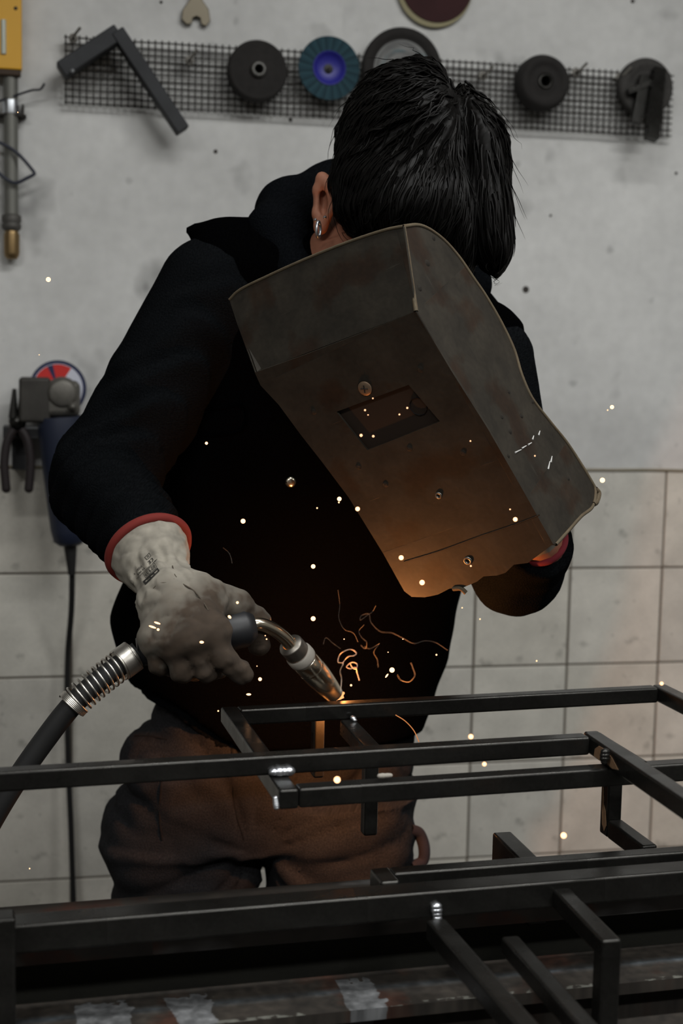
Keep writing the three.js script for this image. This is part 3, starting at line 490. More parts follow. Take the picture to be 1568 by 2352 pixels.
{ // hood bunched round the neck
  const f = union(0.03, caps(at(664, 487, 1.97), at(768, 452, 2.02), 0.042, 0.046), caps(at(664, 487, 1.97), at(636, 530, 1.9), 0.04, 0.034), caps(at(636, 530, 1.9), at(690, 650, 1.84), 0.034, 0.028), caps(at(768, 452, 2.02), at(960, 470, 2.02), 0.046, 0.05), caps(at(960, 470, 2.02), at(1050, 650, 1.93), 0.05, 0.038), caps(at(1050, 650, 1.93), at(960, 740, 1.84), 0.038, 0.03));
  const hf = (x, y, z) => f(x, y, z) + 0.006 * fbm(x * 12, y * 9, z * 12, 3);
  const [a, b] = bounds([at(640, 440, 1.95), at(760, 400, 2.02), at(1060, 640, 1.92), at(690, 660, 1.82), at(960, 750, 1.82)], 0.09);
  part('hood', sdfMesh(hf, a, b, 0.006), M.hood, person, 'black hood bunched behind the neck');
}
// head frame: face forward, crown up, right ear
const hc = at(905, 455, 1.845);
const camV = (x, y, z) => V(0, 0, 0).addScaledVector(CR, x).addScaledVector(CU, y).addScaledVector(CB, z);
const hR = camV(-0.965, -0.12, 0.22).normalize(); let hF = camV(0.25, -0.62, 0.74); hF.addScaledVector(hR, -hF.dot(hR)).normalize(); const hU = hF.clone().cross(hR).normalize().negate(); if (hU.y < 0) hU.negate();
const H = (r, u, f) => hc.clone().addScaledVector(hR, r).addScaledVector(hU, u).addScaledVector(hF, f);
const headF = (() => {
  const ax = [hR, hU, hF];
  const skull = ell(H(0, 0.035, -0.015), ax, [0.074, 0.09, 0.095]), jaw = ell(H(0, -0.045, 0.03), ax, [0.06, 0.075, 0.065]), chin = caps(H(0, -0.1, 0.065), H(0, -0.095, 0.06), 0.02);
  const nose = caps(H(0, 0.012, 0.085), H(0, -0.03, 0.108), 0.009, 0.013), brow = caps(H(-0.035, 0.028, 0.078), H(0.035, 0.028, 0.078), 0.012), cheek = union(0.02, caps(H(-0.045, -0.02, 0.06), H(-0.04, -0.03, 0.065), 0.02), caps(H(0.045, -0.02, 0.06), H(0.04, -0.03, 0.065), 0.02));
  const lips = caps(H(-0.018, -0.06, 0.088), H(0.018, -0.06, 0.088), 0.007);
  const eyes = union(0.001, ell(H(0.032, 0.006, 0.093), ax, [0.016, 0.01, 0.012]), ell(H(-0.032, 0.006, 0.093), ax, [0.016, 0.01, 0.012]));
  const neck = caps(H(0, -0.05, -0.03), J.neck, 0.058, 0.062);
  return (x, y, z) => { let d = smin(skull(x, y, z), jaw(x, y, z), 0.04); d = smin(d, chin(x, y, z), 0.03); d = smin(d, brow(x, y, z), 0.015); d = smin(d, cheek(x, y, z), 0.02); d = Math.max(d, -eyes(x, y, z)); d = smin(d, nose(x, y, z), 0.012); d = smin(d, lips(x, y, z), 0.008); return smin(d, neck(x, y, z), 0.03); };
})();
// ear at the visible side of the head
const earC = at(743, 470, 1.815);
const eU = camV(0.0, 0.99, 0.1).normalize(), eO = camV(-0.72, 0, 0.7).normalize(), eN = eU.clone().cross(eO).normalize();
const earF = (() => {
  const E = (u, o, n = 0) => earC.clone().addScaledVector(eU, u).addScaledVector(CR, o).addScaledVector(CB, n);
  const rim = union(0.008, caps(E(-0.002, 0.011, 0.0), E(0.026, 0.006, 0), 0.007), caps(E(0.026, 0.006, 0), E(0.034, -0.002, -0.004), 0.007, 0.0065), caps(E(0.034, -0.002, -0.004), E(0.02, -0.0075, -0.006), 0.0065, 0.0055), caps(E(0.02, -0.0075, -0.006), E(-0.01, -0.0085, -0.006), 0.0055), caps(E(-0.01, -0.0085, -0.006), E(-0.028, -0.004, -0.003), 0.0055, 0.007), caps(E(-0.028, -0.004, -0.003), E(-0.012, 0.006, 0.002), 0.008, 0.006));
  const plate = caps(E(0.02, 0.0, -0.012), E(-0.015, 0.0, -0.012), 0.011, 0.01);
  return (x, y, z) => Math.max(smin(rim(x, y, z), plate(x, y, z), 0.006), -ell(E(0.002, -0.0005, 0.0), [CR, eU, CB], [0.0055, 0.017, 0.012])(x, y, z));
})();
{ // one continuous body under the clothes
  const hip = rowAt(1780, 380, 900, 2.12, 0.1), feetR = V(person.position.x - 0.1, 0.06, person.position.z), feetL = V(person.position.x + 0.13, 0.06, person.position.z - 0.02);
  const hipR = at(450, 1800, 2.12), hipL = at(770, 1800, 2.12), knR = V((hipR.x + feetR.x) / 2, 0.48, hipR.z + 0.03), knL = V((hipL.x + feetL.x) / 2, 0.48, hipL.z + 0.03);
  const trunk = stack([...torsoRows.slice(0, 9), hip], -0.05);
  const parts = [caps(J.shR, J.elR, 0.05, 0.042), caps(J.elR, J.wrR, 0.042, 0.028), caps(J.wrR, at(410, 1400, 1.615), 0.026, 0.018), caps(J.shL, J.elL, 0.045, 0.04), caps(J.elL, J.wrL, 0.04, 0.028), caps(J.wrL, at(1212, 1195, 1.705), 0.02, 0.018), caps(hipR, knR, 0.075, 0.05), caps(knR, feetR, 0.05, 0.04), caps(hipL, knL, 0.075, 0.05), caps(knL, feetL, 0.05, 0.04)];
  const lower = union(0.03, trunk, ...parts);
  const bf = (x, y, z) => smin(smin(lower(x, y, z), headF(x, y, z), 0.03), earF(x, y, z), 0.006);
  const low = sdfMesh(lower, V(jl.x, 0.02, jl.z), V(jh.x, J.neck.y + 0.12, jh.z + 0.05), 0.012);
  const [a, b] = bounds([H(0, 0.14, 0), H(0, 0, 0.13), H(0, -0.12, 0.1), H(0.1, 0, 0), H(-0.1, 0, 0), H(0, 0, -0.12), J.neck, earC], 0.03);
  const nearHead = union(0.01, caps(H(0, 0.02, 0), H(0, -0.02, 0), 0.15), caps(H(0, 0, 0), J.neck, 0.09, 0.075));
  const hi = sdfMesh((x, y, z) => Math.max(bf(x, y, z), J.neck.y - 0.02 - y, nearHead(x, y, z)), a, b, 0.003);
  part('body', merge([low, hi]), M.skin, person);
  part('earring', latheAt([[0, 0.0022], [0.0016, 0.0015], [0.0022, 0], [0.0015, -0.0015], [0, -0.002]], at(746, 499, 1.785), CB, 12), M.weld, person, 'small silver stud');
  part('earring', latheAt([[0, 0.0022], [0.0016, 0.0015], [0.0022, 0], [0.0015, -0.0015], [0, -0.002]], at(724, 505, 1.79), CB, 12), M.weld, person, 'small silver stud');
  const hoop = new THREE.TorusGeometry(0.0075, 0.002, 8, 24); hoop.scale(0.7, 1.25, 1); hoop.rotateY(0.9); const hp = at(731, 527, 1.785); hoop.translate(hp.x, hp.y, hp.z); part('earring', hoop, M.weld, person, 'silver hoop');
  // trousers
  const legRow = (py, x0, x1, d, rz) => rowAt(py, x0, x1, d, rz);
  const hipsF = stack([rowAt(1580, 337, 975, 2.12, 0.12), rowAt(1660, 318, 962, 2.12, 0.12), rowAt(1676, 282, 960, 2.12, 0.12), rowAt(1760, 266, 956, 2.12, 0.12), rowAt(1850, 248, 954, 2.12, 0.115), rowAt(1930, 238, 950, 2.12, 0.105)]);
  const legRf = stack([rowAt(1800, 258, 640, 2.12, 0.115), rowAt(1880, 240, 628, 2.12, 0.115), rowAt(1940, 228, 612, 2.12, 0.11), rowAt(1990, 238, 606, 2.12, 0.108), rowAt(2040, 246, 594, 2.12, 0.105), [0.5, knR.x, knR.z, 0.088, 0.09], [0.09, feetR.x, feetR.z, 0.075, 0.08]]);
  const legLf = stack([rowAt(1800, 590, 956, 2.12, 0.12), rowAt(1880, 585, 955, 2.12, 0.12), rowAt(1940, 590, 950, 2.12, 0.115), rowAt(2040, 597, 938, 2.12, 0.11), [0.5, knL.x, knL.z, 0.088, 0.09], [0.09, feetL.x, feetL.z, 0.075, 0.08]]);
  const cr = at(590, 1965, 2.02);
  const tf = (x, y, z) => {
    const d = smin(smin(legRf(x, y, z), legLf(x, y, z), 0.004), hipsF(x, y, z), 0.018); if (d > 0.06 || d < -0.06) return d;
    const a = x - cr.x, b = y - cr.y, ang = Math.atan2(b, a), rr = Math.hypot(a, b); // creases fan out from the crotch
    const rid = 1 - Math.abs(nz(ang * 2.6 + 3, rr * 4, z * 3)), fine = 1 - Math.abs(nz(x * 14, y * 22, z * 14));
    return d + 0.011 * Math.pow(rid, 5) * sstep(0.0, 0.06, rr) + 0.004 * Math.pow(fine, 4) + 0.004 * fbm(x * 9, y * 12, z * 9, 3);
  };
  const tr = part('trousers', sdfMesh(tf, V(at(200, 1900, 2.12).x - 0.05, 0.06, hipR.z - 0.2), V(at(990, 1900, 2.12).x + 0.06, at(600, 1570, 2).y, hipR.z + 0.22), 0.007), M.trousers, person, 'grey brown work trousers');
  // seams and a dark loop at the hip
  for (const line of [[[284, 1684], [310, 1690], [345, 1692], [385, 1700]], [[380, 1702], [372, 1780], [366, 1870], [372, 1930]], [[532, 1660], [534, 1760], [540, 1860], [560, 1930]]]) { const pts = line.map(([x, y]) => march(tf, x, y, 1.8, 2.2)).filter(Boolean); if (pts.length > 2) part('seam', pipe(pts, 0.0016, 40, 6), M.trousers, tr); }
  part('tool_loop', pipe([at(940, 1905, 2.08), at(962, 1915, 2.09), at(974, 1950, 2.09), at(970, 1978, 2.09), at(945, 1992, 2.08)], 0.009, 40, 8), std(0x1d1820, { roughness: 0.9 }), tr, 'dark fabric loop on the outer seam');
  for (const [f, s] of [[feetR, -1], [feetL, 1]]) { const sf = union(0.03, caps(V(f.x, 0.045, f.z - 0.06), V(f.x + 0.02 * s, 0.04, f.z + 0.13), 0.045, 0.038), caps(V(f.x, 0.05, f.z - 0.04), V(f.x, 0.13, f.z - 0.02), 0.045, 0.045)); part('work_shoe', sdfMesh((x, y, z) => Math.max(sf(x, y, z), 0.001 - y), V(f.x - 0.1, -0.02, f.z - 0.14), V(f.x + 0.12, 0.2, f.z + 0.21), 0.009), std(0x1c1a18, { roughness: 0.7 }), person, 'dark work shoe'); }
}
{ // hair: two heavy lobes with locks combed over them
  const ax = [CR, CU, CB];
  const base = union(0.03, ell(at(930, 350, 1.83), ax, [0.088, 0.1, 0.125]), ell(at(985, 300, 1.8), ax, [0.062, 0.062, 0.075]), ell(at(1095, 385, 1.78), ax, [0.041, 0.072, 0.065]), ell(at(1100, 505, 1.76), ax, [0.036, 0.05, 0.055]), ell(at(960, 480, 1.74), ax, [0.07, 0.06, 0.065]), ell(at(890, 480, 1.76), ax, [0.05, 0.04, 0.06]), ell(at(845, 430, 1.79), ax, [0.043, 0.05, 0.07]), ell(at(1045, 575, 1.76), ax, [0.032, 0.045, 0.045]), ell(at(1128, 580, 1.75), ax, [0.021, 0.022, 0.03]), ell(at(955, 205, 1.82), ax, [0.05, 0.028, 0.05]));
  const part0 = at(1052, 235, 1.76), gN = CR.clone().multiplyScalar(1).addScaledVector(CU, 0.12).normalize();
  const groove = (x, y, z) => { const s = (x - part0.x) * gN.x + (y - part0.y) * gN.y + (z - part0.z) * gN.z; return 0.011 * Math.exp(-s * s / 0.00012); };
  const hf = (x, y, z) => { const q = V(x - part0.x, y - part0.y, z - part0.z), a = q.dot(CR), b = q.dot(CU); const ang = Math.atan2(b, a), rr = Math.hypot(a, b); return base(x, y, z) + groove(x, y, z) + 0.0035 * nz(ang * 9 + rr * 18, rr * 14, z * 10) + 0.0018 * nz(ang * 26 + rr * 30, rr * 20, z * 20); };
  const [a, b] = bounds([at(760, 150, 1.8), at(1180, 640, 1.75), at(900, 400, 1.66), at(900, 300, 1.95)], 0.03);
  const g = sdfMesh(hf, a, b, 0.0035);
  const hairM = phys(0x0b0a09, { roughness: 0.5, specularIntensity: 0.22 });
  const hair = part('hair', g, hairM, person, 'thick wavy black hair falling forward');
  const P = g.attributes.position, locks = []; const n = 2600;
  for (let i = 0; i < n; i++) {
    const k = Math.floor(rnd() * P.count); let p = V().fromBufferAttribute(P, k); if (p.clone().sub(CP).dot(CF) > 1.92) continue;
    const right = p.clone().sub(part0).dot(gN) > 0, pts = [], steps = 7, phase = rnd() * 6.28, stepL = 0.0055 + 0.006 * rnd(), fly = rnd() < 0.045, lift = (0.0005 + 0.0018 * rnd()) * (fly ? 4.5 : 1);
    for (let s = 0; s < steps; s++) {
      const nrm = sdfGrad(hf, p); const dd = hf(p.x, p.y, p.z); p.addScaledVector(nrm, lift * (0.4 + s * 0.25) - dd * 0.9); pts.push(p.clone());
      const away = p.clone().sub(part0).normalize(); let dir = away.multiplyScalar(right ? 0.5 : 0.9).addScaledVector(V(0, -1, 0), right ? 1.0 : 0.35).addScaledVector(CR, (right ? 0.25 : -0.25) * Math.sin(phase + s * 1.25)).addScaledVector(CU, 0.42 * Math.sin(phase * 1.7 + s * 1.1));
      dir.addScaledVector(nrm, -dir.dot(nrm)).normalize(); p = p.clone().addScaledVector(dir, stepL);
    }
    const curve = new THREE.CatmullRomCurve3(pts), tg = new THREE.TubeGeometry(curve, 8, 1, 4, false), tp = tg.attributes.position, r0 = fly ? 0.0005 : 0.0011 + 0.0012 * rnd();
    for (let s = 0; s <= 8; s++) { const c = curve.getPointAt(s / 8), r = r0 * (1 - 0.9 * Math.pow(s / 8, 1.5)); for (let q = 0; q <= 4; q++) { const id = s * 5 + q, v = V().fromBufferAttribute(tp, id).sub(c).setLength(r).add(c); tp.setXYZ(id, v.x, v.y, v.z); } }
    tg.computeVertexNormals(); locks.push(tg);
  }
  for (let i = 0; i < 46; i++) { // curls at the tip of the fringe
    const c = at(1122 + 42 * rnd(), 548 + 62 * rnd(), 1.73 + 0.03 * rnd()), pts = [], tw = 2 + 2 * rnd(), R0 = 0.004 + 0.006 * rnd(), a0 = rnd() * 6.28; for (let k = 0; k < 14; k++) { const t = k / 13, a = a0 + t * tw * 3.14, r = R0 * (1 - 0.5 * t); pts.push(c.clone().addScaledVector(CR, Math.cos(a) * r - 0.004 * t).addScaledVector(CU, Math.sin(a) * r - 0.012 * (t - 0.5)).addScaledVector(CB, 0.006 * Math.sin(a * 0.5))); }
    locks.push(pipe(pts, 0.0006 + 0.0006 * rnd(), 26, 4));
  }
  const lk = part('locks', merge(locks), hairM, hair); lk.userData.kind = 'stuff';
  // short sideburn stubble edge by the ear
}

// ---------------------------------------------------------------- gloves
const leather = (g, c) => tint(g, (x, y, z) => {
  const d = fbm(x * 22, y * 22, z * 22, 4), d2 = fbm(x * 70, y * 70, z * 70, 3); let k = clamp(c(x, y, z) * 1.65 + d * 0.9 + 0.6 * d2, 0, 1);
  const A = [0.25, 0.23, 0.19], B = [0.04, 0.027, 0.017]; const s = 1 + 0.7 * d2; return A.map((q, i) => (q + (B[i] - q) * k) * s);
});
M.glove = std(0xffffff, { vertexColors: true, roughness: 0.9 });
{
  const W = J.wrR.clone().addScaledVector(armAxis, -0.012), Nn = at(392, 1375, 1.635);
  const K = [[352, 1468, 1.607], [397, 1473, 1.594], [447, 1468, 1.59], [495, 1446, 1.594]].map((q) => at(...q));
  const Pp = [[366, 1527, 1.612], [418, 1540, 1.6], [472, 1538, 1.598], [508, 1508, 1.592]].map((q) => at(...q));
  const Dd = [[392, 1532, 1.655], [445, 1540, 1.655], [500, 1535, 1.655], [550, 1543, 1.605]].map((q) => at(...q));
  const Ti = [[408, 1500, 1.672], [460, 1505, 1.675], [512, 1500, 1.675], [557, 1547, 1.607]].map((q) => at(...q));
  const fs = [];
  const palm = union(0.022, ...K.map((k, i) => caps(Nn, k, 0.024, [0.0185, 0.019, 0.019, 0.0185][i])), caps(Nn, at(470, 1390, 1.63), 0.024, 0.024));
  for (let i = 0; i < 4; i++) { const r = [0.0122, 0.0135, 0.0138, 0.0142][i]; fs.push(union(0.004, caps(K[i], Pp[i], [0.0148, 0.0155, 0.0158, 0.0152][i], r), caps(Pp[i], Dd[i], r, r * 0.93), caps(Dd[i], Ti[i], r * 0.93, r * 0.88))); }
  const thumb = union(0.008, caps(at(455, 1362, 1.635), at(540, 1388, 1.668), 0.024, 0.0185), caps(at(540, 1388, 1.668), at(590, 1425, 1.69), 0.0185, 0.0155), caps(at(590, 1425, 1.69), at(594, 1482, 1.69), 0.0155, 0.0135));
  const L = W.distanceTo(Nn), cd = Nn.clone().sub(W).normalize();
  // flared cuff: elliptical, wider at its open end
  const side = camV(0.86, 0.5, 0).addScaledVector(cd, -camV(0.86, 0.5, 0).dot(cd)).normalize(), dep = side.clone().cross(cd);
  const cuff = (x, y, z) => { const q = V(x - W.x, y - W.y, z - W.z), t = q.dot(cd), s = q.dot(side), e = q.dot(dep), u = clamp(t / L, 0, 1.2), rs = 0.049 - 0.015 * sstep(0, 0.75, u), re = 0.043 - 0.016 * sstep(0, 0.8, u); const ang = Math.atan2(e, s); const gather = 0.0022 * Math.sin(ang * 13 + 3 * nz(x * 20, y * 20, z * 20)) * sstep(0.25, 0.75, u); return Math.max((Math.hypot(s / rs, e / re) - 1) * re + gather, -t, t - L * 1.05); };
  const gf = (x, y, z) => { let d = palm(x, y, z); let ff = 1; for (const f of fs) ff = Math.min(ff, f(x, y, z)); d = smin(d, ff, 0.006); d = smin(d, thumb(x, y, z), 0.014); d = smin(d, cuff(x, y, z), 0.018); const ca = (x - W.x) * side.x + (y - W.y) * side.y + (z - W.z) * side.z, cl = (x - W.x) * cd.x + (y - W.y) * cd.y + (z - W.z) * cd.z; const gr = Math.pow(1 - Math.abs(nz(ca * 46 + 2, cl * 13, z * 9)), 7); return d + 0.0026 * gr * sstep(0.02, 0.05, cl) * sstep(0.13, 0.08, cl) + 0.0022 * fbm(x * 34, y * 34, z * 34, 3) + 0.0019 * Math.pow(1 - Math.abs(nz(ca * 30 + 7, cl * 34, z * 20)), 8) + 0.0006 * Math.sin((x * 0.6 - y * 0.8) * 320 + 5 * nz(x * 25, y * 25, z * 25)); };
  const [a, b] = bounds([W, Nn, ...K, ...Pp, ...Ti, at(600, 1500, 1.69), at(270, 1330, 1.68), at(430, 1230, 1.72)], 0.035);
  const g = sdfMesh(gf, a, b, 0.0022);
  const o0 = at(360, 1330, 1.67), od = at(520, 1540, 1.6).sub(o0), oL = od.length(); od.normalize();
  leather(g, (x, y, z) => clamp(((x - o0.x) * od.x + (y - o0.y) * od.y + (z - o0.z) * od.z) / oL * 1.55 - 0.38, -0.2, 0.92));
  const glove = part('work_glove', g, M.glove, person, 'dirty off-white leather work glove gripping the torch');
  // red band round the cuff
  const ring = []; for (let i = 0; i < 40; i++) { const t = i / 40 * Math.PI * 2; ring.push(W.clone().addScaledVector(side, Math.cos(t) * 0.049).addScaledVector(dep, Math.sin(t) * 0.043)); }
  part('cuff_band', pipe(ring, 0.0062, 120, 8, true), std(0x6e1c14, { roughness: 0.85 }), glove, 'red cuff binding');
  for (const line of [[[396, 1300], [402, 1322], [418, 1340], [444, 1356], [466, 1382], [478, 1402]], [[452, 1300], [436, 1316], [424, 1334]], [[352, 1352], [366, 1340], [384, 1338], [400, 1330]]]) { const pts = line.map(([x, y]) => march(gf, x, y, 1.5, 1.8)).filter(Boolean); if (pts.length > 2) part('seam', pipe(pts, 0.0009, 40, 6), std(0x4a4238, { roughness: 0.95 }), glove); }
  // stamped print on the cuff
  const tex = canvasTex(512, 512, (c) => {
    c.clearRect(0, 0, 512, 512); c.fillStyle = '#16140f'; c.strokeStyle = '#16140f'; c.lineWidth = 7; c.textAlign = 'center';
    c.font = 'bold 74px sans-serif'; c.save(); c.translate(256, 256); c.rotate(Math.PI); c.translate(-256, -256);
    c.fillRect(120, 60, 300, 74); c.clearRect(150, 84, 60, 26); c.clearRect(232, 84, 46, 26); c.clearRect(300, 84, 90, 26);
    c.strokeRect(120, 150, 230, 84); c.fillText('07139', 238, 218); c.fillRect(60, 250, 400, 7);
    c.font = 'bold 92px sans-serif'; c.fillText('CE', 150, 345); c.font = 'bold 44px sans-serif'; c.fillText('EN 388', 340, 310); c.fillText('9', 440, 372); c.strokeRect(110, 385, 80, 66); c.fillText('II', 150, 436); c.fillText('3122', 330, 372);
    c.restore();
  });
  const N = 14, pos = [], uv = [], idx = []; const quad = [[288, 1312], [352, 1252], [384, 1306], [330, 1360]]; let ok = true;
  for (let j = 0; j <= N; j++) for (let i = 0; i <= N; i++) {
    const s = i / N, t = j / N, px = (1 - t) * ((1 - s) * quad[0][0] + s * quad[1][0]) + t * ((1 - s) * quad[3][0] + s * quad[2][0]), py = (1 - t) * ((1 - s) * quad[0][1] + s * quad[1][1]) + t * ((1 - s) * quad[3][1] + s * quad[2][1]);
    const p = march(gf, px, py, 1.5, 1.8); if (!p) { ok = false; pos.push(0, 0, 0); } else { const n = sdfGrad(gf, p); p.addScaledVector(n, 0.0014); pos.push(p.x, p.y, p.z); } uv.push(s, 1 - t);
  }
  for (let j = 0; j < N; j++) for (let i = 0; i < N; i++) { const q = j * (N + 1) + i; idx.push(q, q + N + 1, q + 1, q + 1, q + N + 1, q + N + 2); }
  if (ok) { const dg = new THREE.BufferGeometry(); dg.setAttribute('position', new THREE.Float32BufferAttribute(pos, 3)); dg.setAttribute('uv', new THREE.Float32BufferAttribute(uv, 2)); dg.setIndex(idx); dg.computeVertexNormals(); part('print', dg, std(0xffffff, { map: tex, transparent: true, roughness: 0.9, side: THREE.DoubleSide }), glove, 'black stamped lettering'); }
}
{ // other hand behind the mask
  const W = J.wrL.clone(), Pm = at(1205, 1180, 1.70); const d = Pm.clone().sub(W).normalize();
  const K = [0, 1, 2, 3].map((i) => Pm.clone().addScaledVector(CR, -0.02 + 0.002 * i).addScaledVector(CU, 0.035 - 0.021 * i).addScaledVector(CB, -0.02));
  const fs = K.map((k) => union(0.004, caps(Pm, k, 0.018, 0.014), caps(k, k.clone().addScaledVector(CR, -0.035), 0.013), caps(k.clone().addScaledVector(CR, -0.035), k.clone().addScaledVector(CR, -0.03).addScaledVector(CB, 0.03), 0.012, 0.011)));
  const th = union(0.004, caps(Pm, Pm.clone().addScaledVector(CU, 0.03).addScaledVector(CR, -0.01).addScaledVector(CB, 0.02), 0.017, 0.014), caps(Pm.clone().addScaledVector(CU, 0.03).addScaledVector(CR, -0.01).addScaledVector(CB, 0.02), Pm.clone().addScaledVector(CU, 0.03).addScaledVector(CR, -0.045).addScaledVector(CB, 0.012), 0.013, 0.012));
  const gf = (x, y, z) => { let a = caps(W, Pm, 0.029, 0.026)(x, y, z); a = Math.max(a, -((x - W.x) * d.x + (y - W.y) * d.y + (z - W.z) * d.z)); for (const f of fs) a = smin(a, f(x, y, z), 0.006); return smin(a, th(x, y, z), 0.006) + 0.002 * fbm(x * 30, y * 30, z * 30, 3); };
  const [a, b] = bounds([W, Pm, ...K, Pm.clone().addScaledVector(CR, -0.07)], 0.05);
  const gl = part('work_glove', leather(sdfMesh(gf, a, b, 0.004), () => -0.3), M.glove, person, 'off-white glove holding the mask from behind');
  const s = camV(1, 0, 0).addScaledVector(d, -camV(1, 0, 0).dot(d)).normalize(), e = s.clone().cross(d); const ring = []; for (let i = 0; i < 32; i++) { const t = i / 32 * Math.PI * 2; ring.push(W.clone().addScaledVector(d, 0.003).addScaledVector(s, Math.cos(t) * 0.0305).addScaledVector(e, Math.sin(t) * 0.0305)); }
  part('cuff_band', pipe(ring, 0.005, 100, 8, true), std(0x7a1f2a, { roughness: 0.85 }), gl, 'red cuff binding');
}

// ---------------------------------------------------------------- welding mask
{
  const O = at(955, 715, 1.555); let u = camV(0.181, 0.069, 0.141).normalize(), v = camV(0.154, -0.262, -0.071); v.addScaledVector(u, -v.dot(u)).normalize(); const w = v.clone().cross(u).normalize(); if (w.dot(CB) > 0) w.negate();
  const e = v.clone().multiplyScalar(-0.0825).addScaledVector(w, 0.047).normalize();
  const nF = w.clone().negate(), nU = u.clone().cross(e).normalize(); if (nU.dot(CB) < 0) nU.negate(); const nS = u.clone();
  const T = 0.003;
  const mtx = dataTex(512, 512, (x, y) => { let s = 150 + 60 * fbm(x * 5, y * 5, 1, 5) + 26 * fbm(x * 40, y * 40, 2, 2); let c = [s * 1.03, s, s * 0.94]; const r = fbm(x * 4 + 7, y * 4, 9, 5); if (r > 0.08) { const k = clamp((r - 0.08) * 3, 0, 0.6); c = [c[0] * (1 - 0.1 * k), c[1] * (1 - 0.35 * k), c[2] * (1 - 0.5 * k)]; } const sc = fbm(x * 3, y * 60, 5, 2); if (sc > 0.44) c = c.map((q) => q + 25); return c; }, true, 4);
  const fibre = phys(0x4b4741, { map: mtx, bumpMap: mtx, bumpScale: 0.0012, roughness: 0.6, specularIntensity: 0.5 });
  const edgeM = std(0x8c8069, { roughness: 0.85, map: mtx });
  const mid = at(900, 1000, 1.63);
  const root = thing('welding_mask', 'battered hand-held fibre welding mask with a dark window held before the face', 'mask', mid);
  const sheet = (pix, o, X, n, holes = []) => { // flat sheet of thickness T whose outer face holds the given points
    const Yv = n.clone().cross(X).normalize(); const to2 = ([px, py]) => { const p = onPlane(px, py, o, n).sub(o); return new THREE.Vector2(p.dot(X), p.dot(Yv)); };
    const sh = new THREE.Shape(pix.map(to2)); for (const h of holes) sh.holes.push(new THREE.Path(h.map(to2)));
    const g = new THREE.ExtrudeGeometry(sh, { depth: T, bevelEnabled: false }); g.applyMatrix4(basis(X, Yv, n, o.clone().addScaledVector(n, -T))); return g;
  };
  const win = [[772, 946], [938, 884], [1010, 968], [843, 1034]];
  const front = [[585, 856], [700, 815], [830, 765], [955, 715], [1035, 850], [1120, 985], [1200, 1125], [1270, 1250], [1240, 1272], [1212, 1293], [1180, 1297], [1160, 1316], [1140, 1322], [1110, 1324], [1095, 1336], [1060, 1351], [1032, 1352], [1005, 1366], [975, 1372], [945, 1371], [928, 1358], [880, 1272], [800, 1142], [740, 1062], [690, 998], [640, 930], [598, 885]];
  part('front_panel', sheet(front, O, u, nF, [win]), fibre, root, 'brownish front sheet with the viewing window');
  const upper = [[585, 856], [955, 715], [940, 615], [926, 520], [890, 527], [800, 556], [700, 596], [620, 632], [545, 670], [531, 679], [527, 690], [545, 745], [565, 800]];
  part('top_panel', sheet(upper, O, u, nU), fibre, root, 'grey-brown sloping top sheet');
  const sidePx = [[955, 715], [940, 615], [926, 520], [960, 517], [985, 526], [1020, 552], [1055, 592], [1085, 636], [1112, 675], [1150, 740], [1180, 803], [1198, 862], [1220, 912], [1262, 968], [1300, 1015], [1335, 1068], [1359, 1108], [1366, 1122], [1362, 1160], [1334, 1186], [1302, 1222], [1276, 1251], [1270, 1250], [1200, 1125], [1120, 985], [1035, 850]];
  part('side_panel', sheet(sidePx, O, v, nS), fibre, root, 'grey riveted side sheet');
  // far side: a sheet folded back from the left edge of the front and the top
  { const edge = [...[[527, 690], [545, 745], [565, 800]].map(([x, y]) => onPlane(x, y, O, nU)), ...[[585, 856], [598, 885], [640, 930], [690, 998], [740, 1062], [800, 1142], [880, 1272], [928, 1358]].map(([x, y]) => onPlane(x, y, O, nF))];
    const pos = [], idx = []; edge.forEach((p, i) => { const b = w.clone().addScaledVector(u, 0.12).normalize(), deep = [0.05, 0.075, 0.09, 0.1, 0.1, 0.1, 0.1, 0.1, 0.1, 0.09, 0.07][i]; for (const [k, t] of [[0, 0], [deep, 0], [0, T], [deep, T]]) { const q = p.clone().addScaledVector(b, k + 0.0005).addScaledVector(u, 0.0005 + t); pos.push(q.x, q.y, q.z); } });
    for (let i = 0; i < edge.length - 1; i++) { const a = 4 * i, c = a + 4; idx.push(a, a + 1, c + 1, a, c + 1, c, a + 2, c + 3, a + 3, a + 2, c + 2, c + 3, a + 1, a + 3, c + 3, a + 1, c + 3, c + 1); }
    const g = new THREE.BufferGeometry(); g.setAttribute('position', new THREE.Float32BufferAttribute(pos, 3)); g.setIndex(idx); const h = g.toNonIndexed(); h.computeVertexNormals(); h.setAttribute('uv', new THREE.BufferAttribute(new Float32Array(h.attributes.position.count * 2), 2)); part('side_panel', boxUV(h), fibre, root); }
  const strip = (pix, o, n, r, name, label, mat) => part(name, pipe(pix.map(([x, y]) => onPlane(x, y, o, n)), r, pix.length * 8, 6), mat, root, label);
  strip([[926, 520], [934, 570], [944, 640], [955, 715]], O, nS, 0.0028, 'seam', 'frayed tan seam', edgeM);
  strip([[955, 715], [1035, 850], [1120, 985], [1200, 1125], [1271, 1250]], O, nS, 0.0016, 'seam', undefined, fibre);
  strip([[926, 520], [960, 517], [985, 526], [1020, 552], [1055, 592], [1085, 636], [1112, 675], [1150, 740], [1180, 803], [1198, 862], [1220, 912], [1262, 968], [1300, 1015], [1335, 1068], [1359, 1108], [1366, 1122], [1362, 1160], [1334, 1186], [1302, 1222], [1276, 1251]], O, nS, 0.0022, 'rim', 'worn tan rim', edgeM);
  strip([[527, 688], [545, 670], [620, 632], [700, 596], [800, 556], [890, 527], [926, 520]], O, nU, 0.002, 'rim', undefined, edgeM);
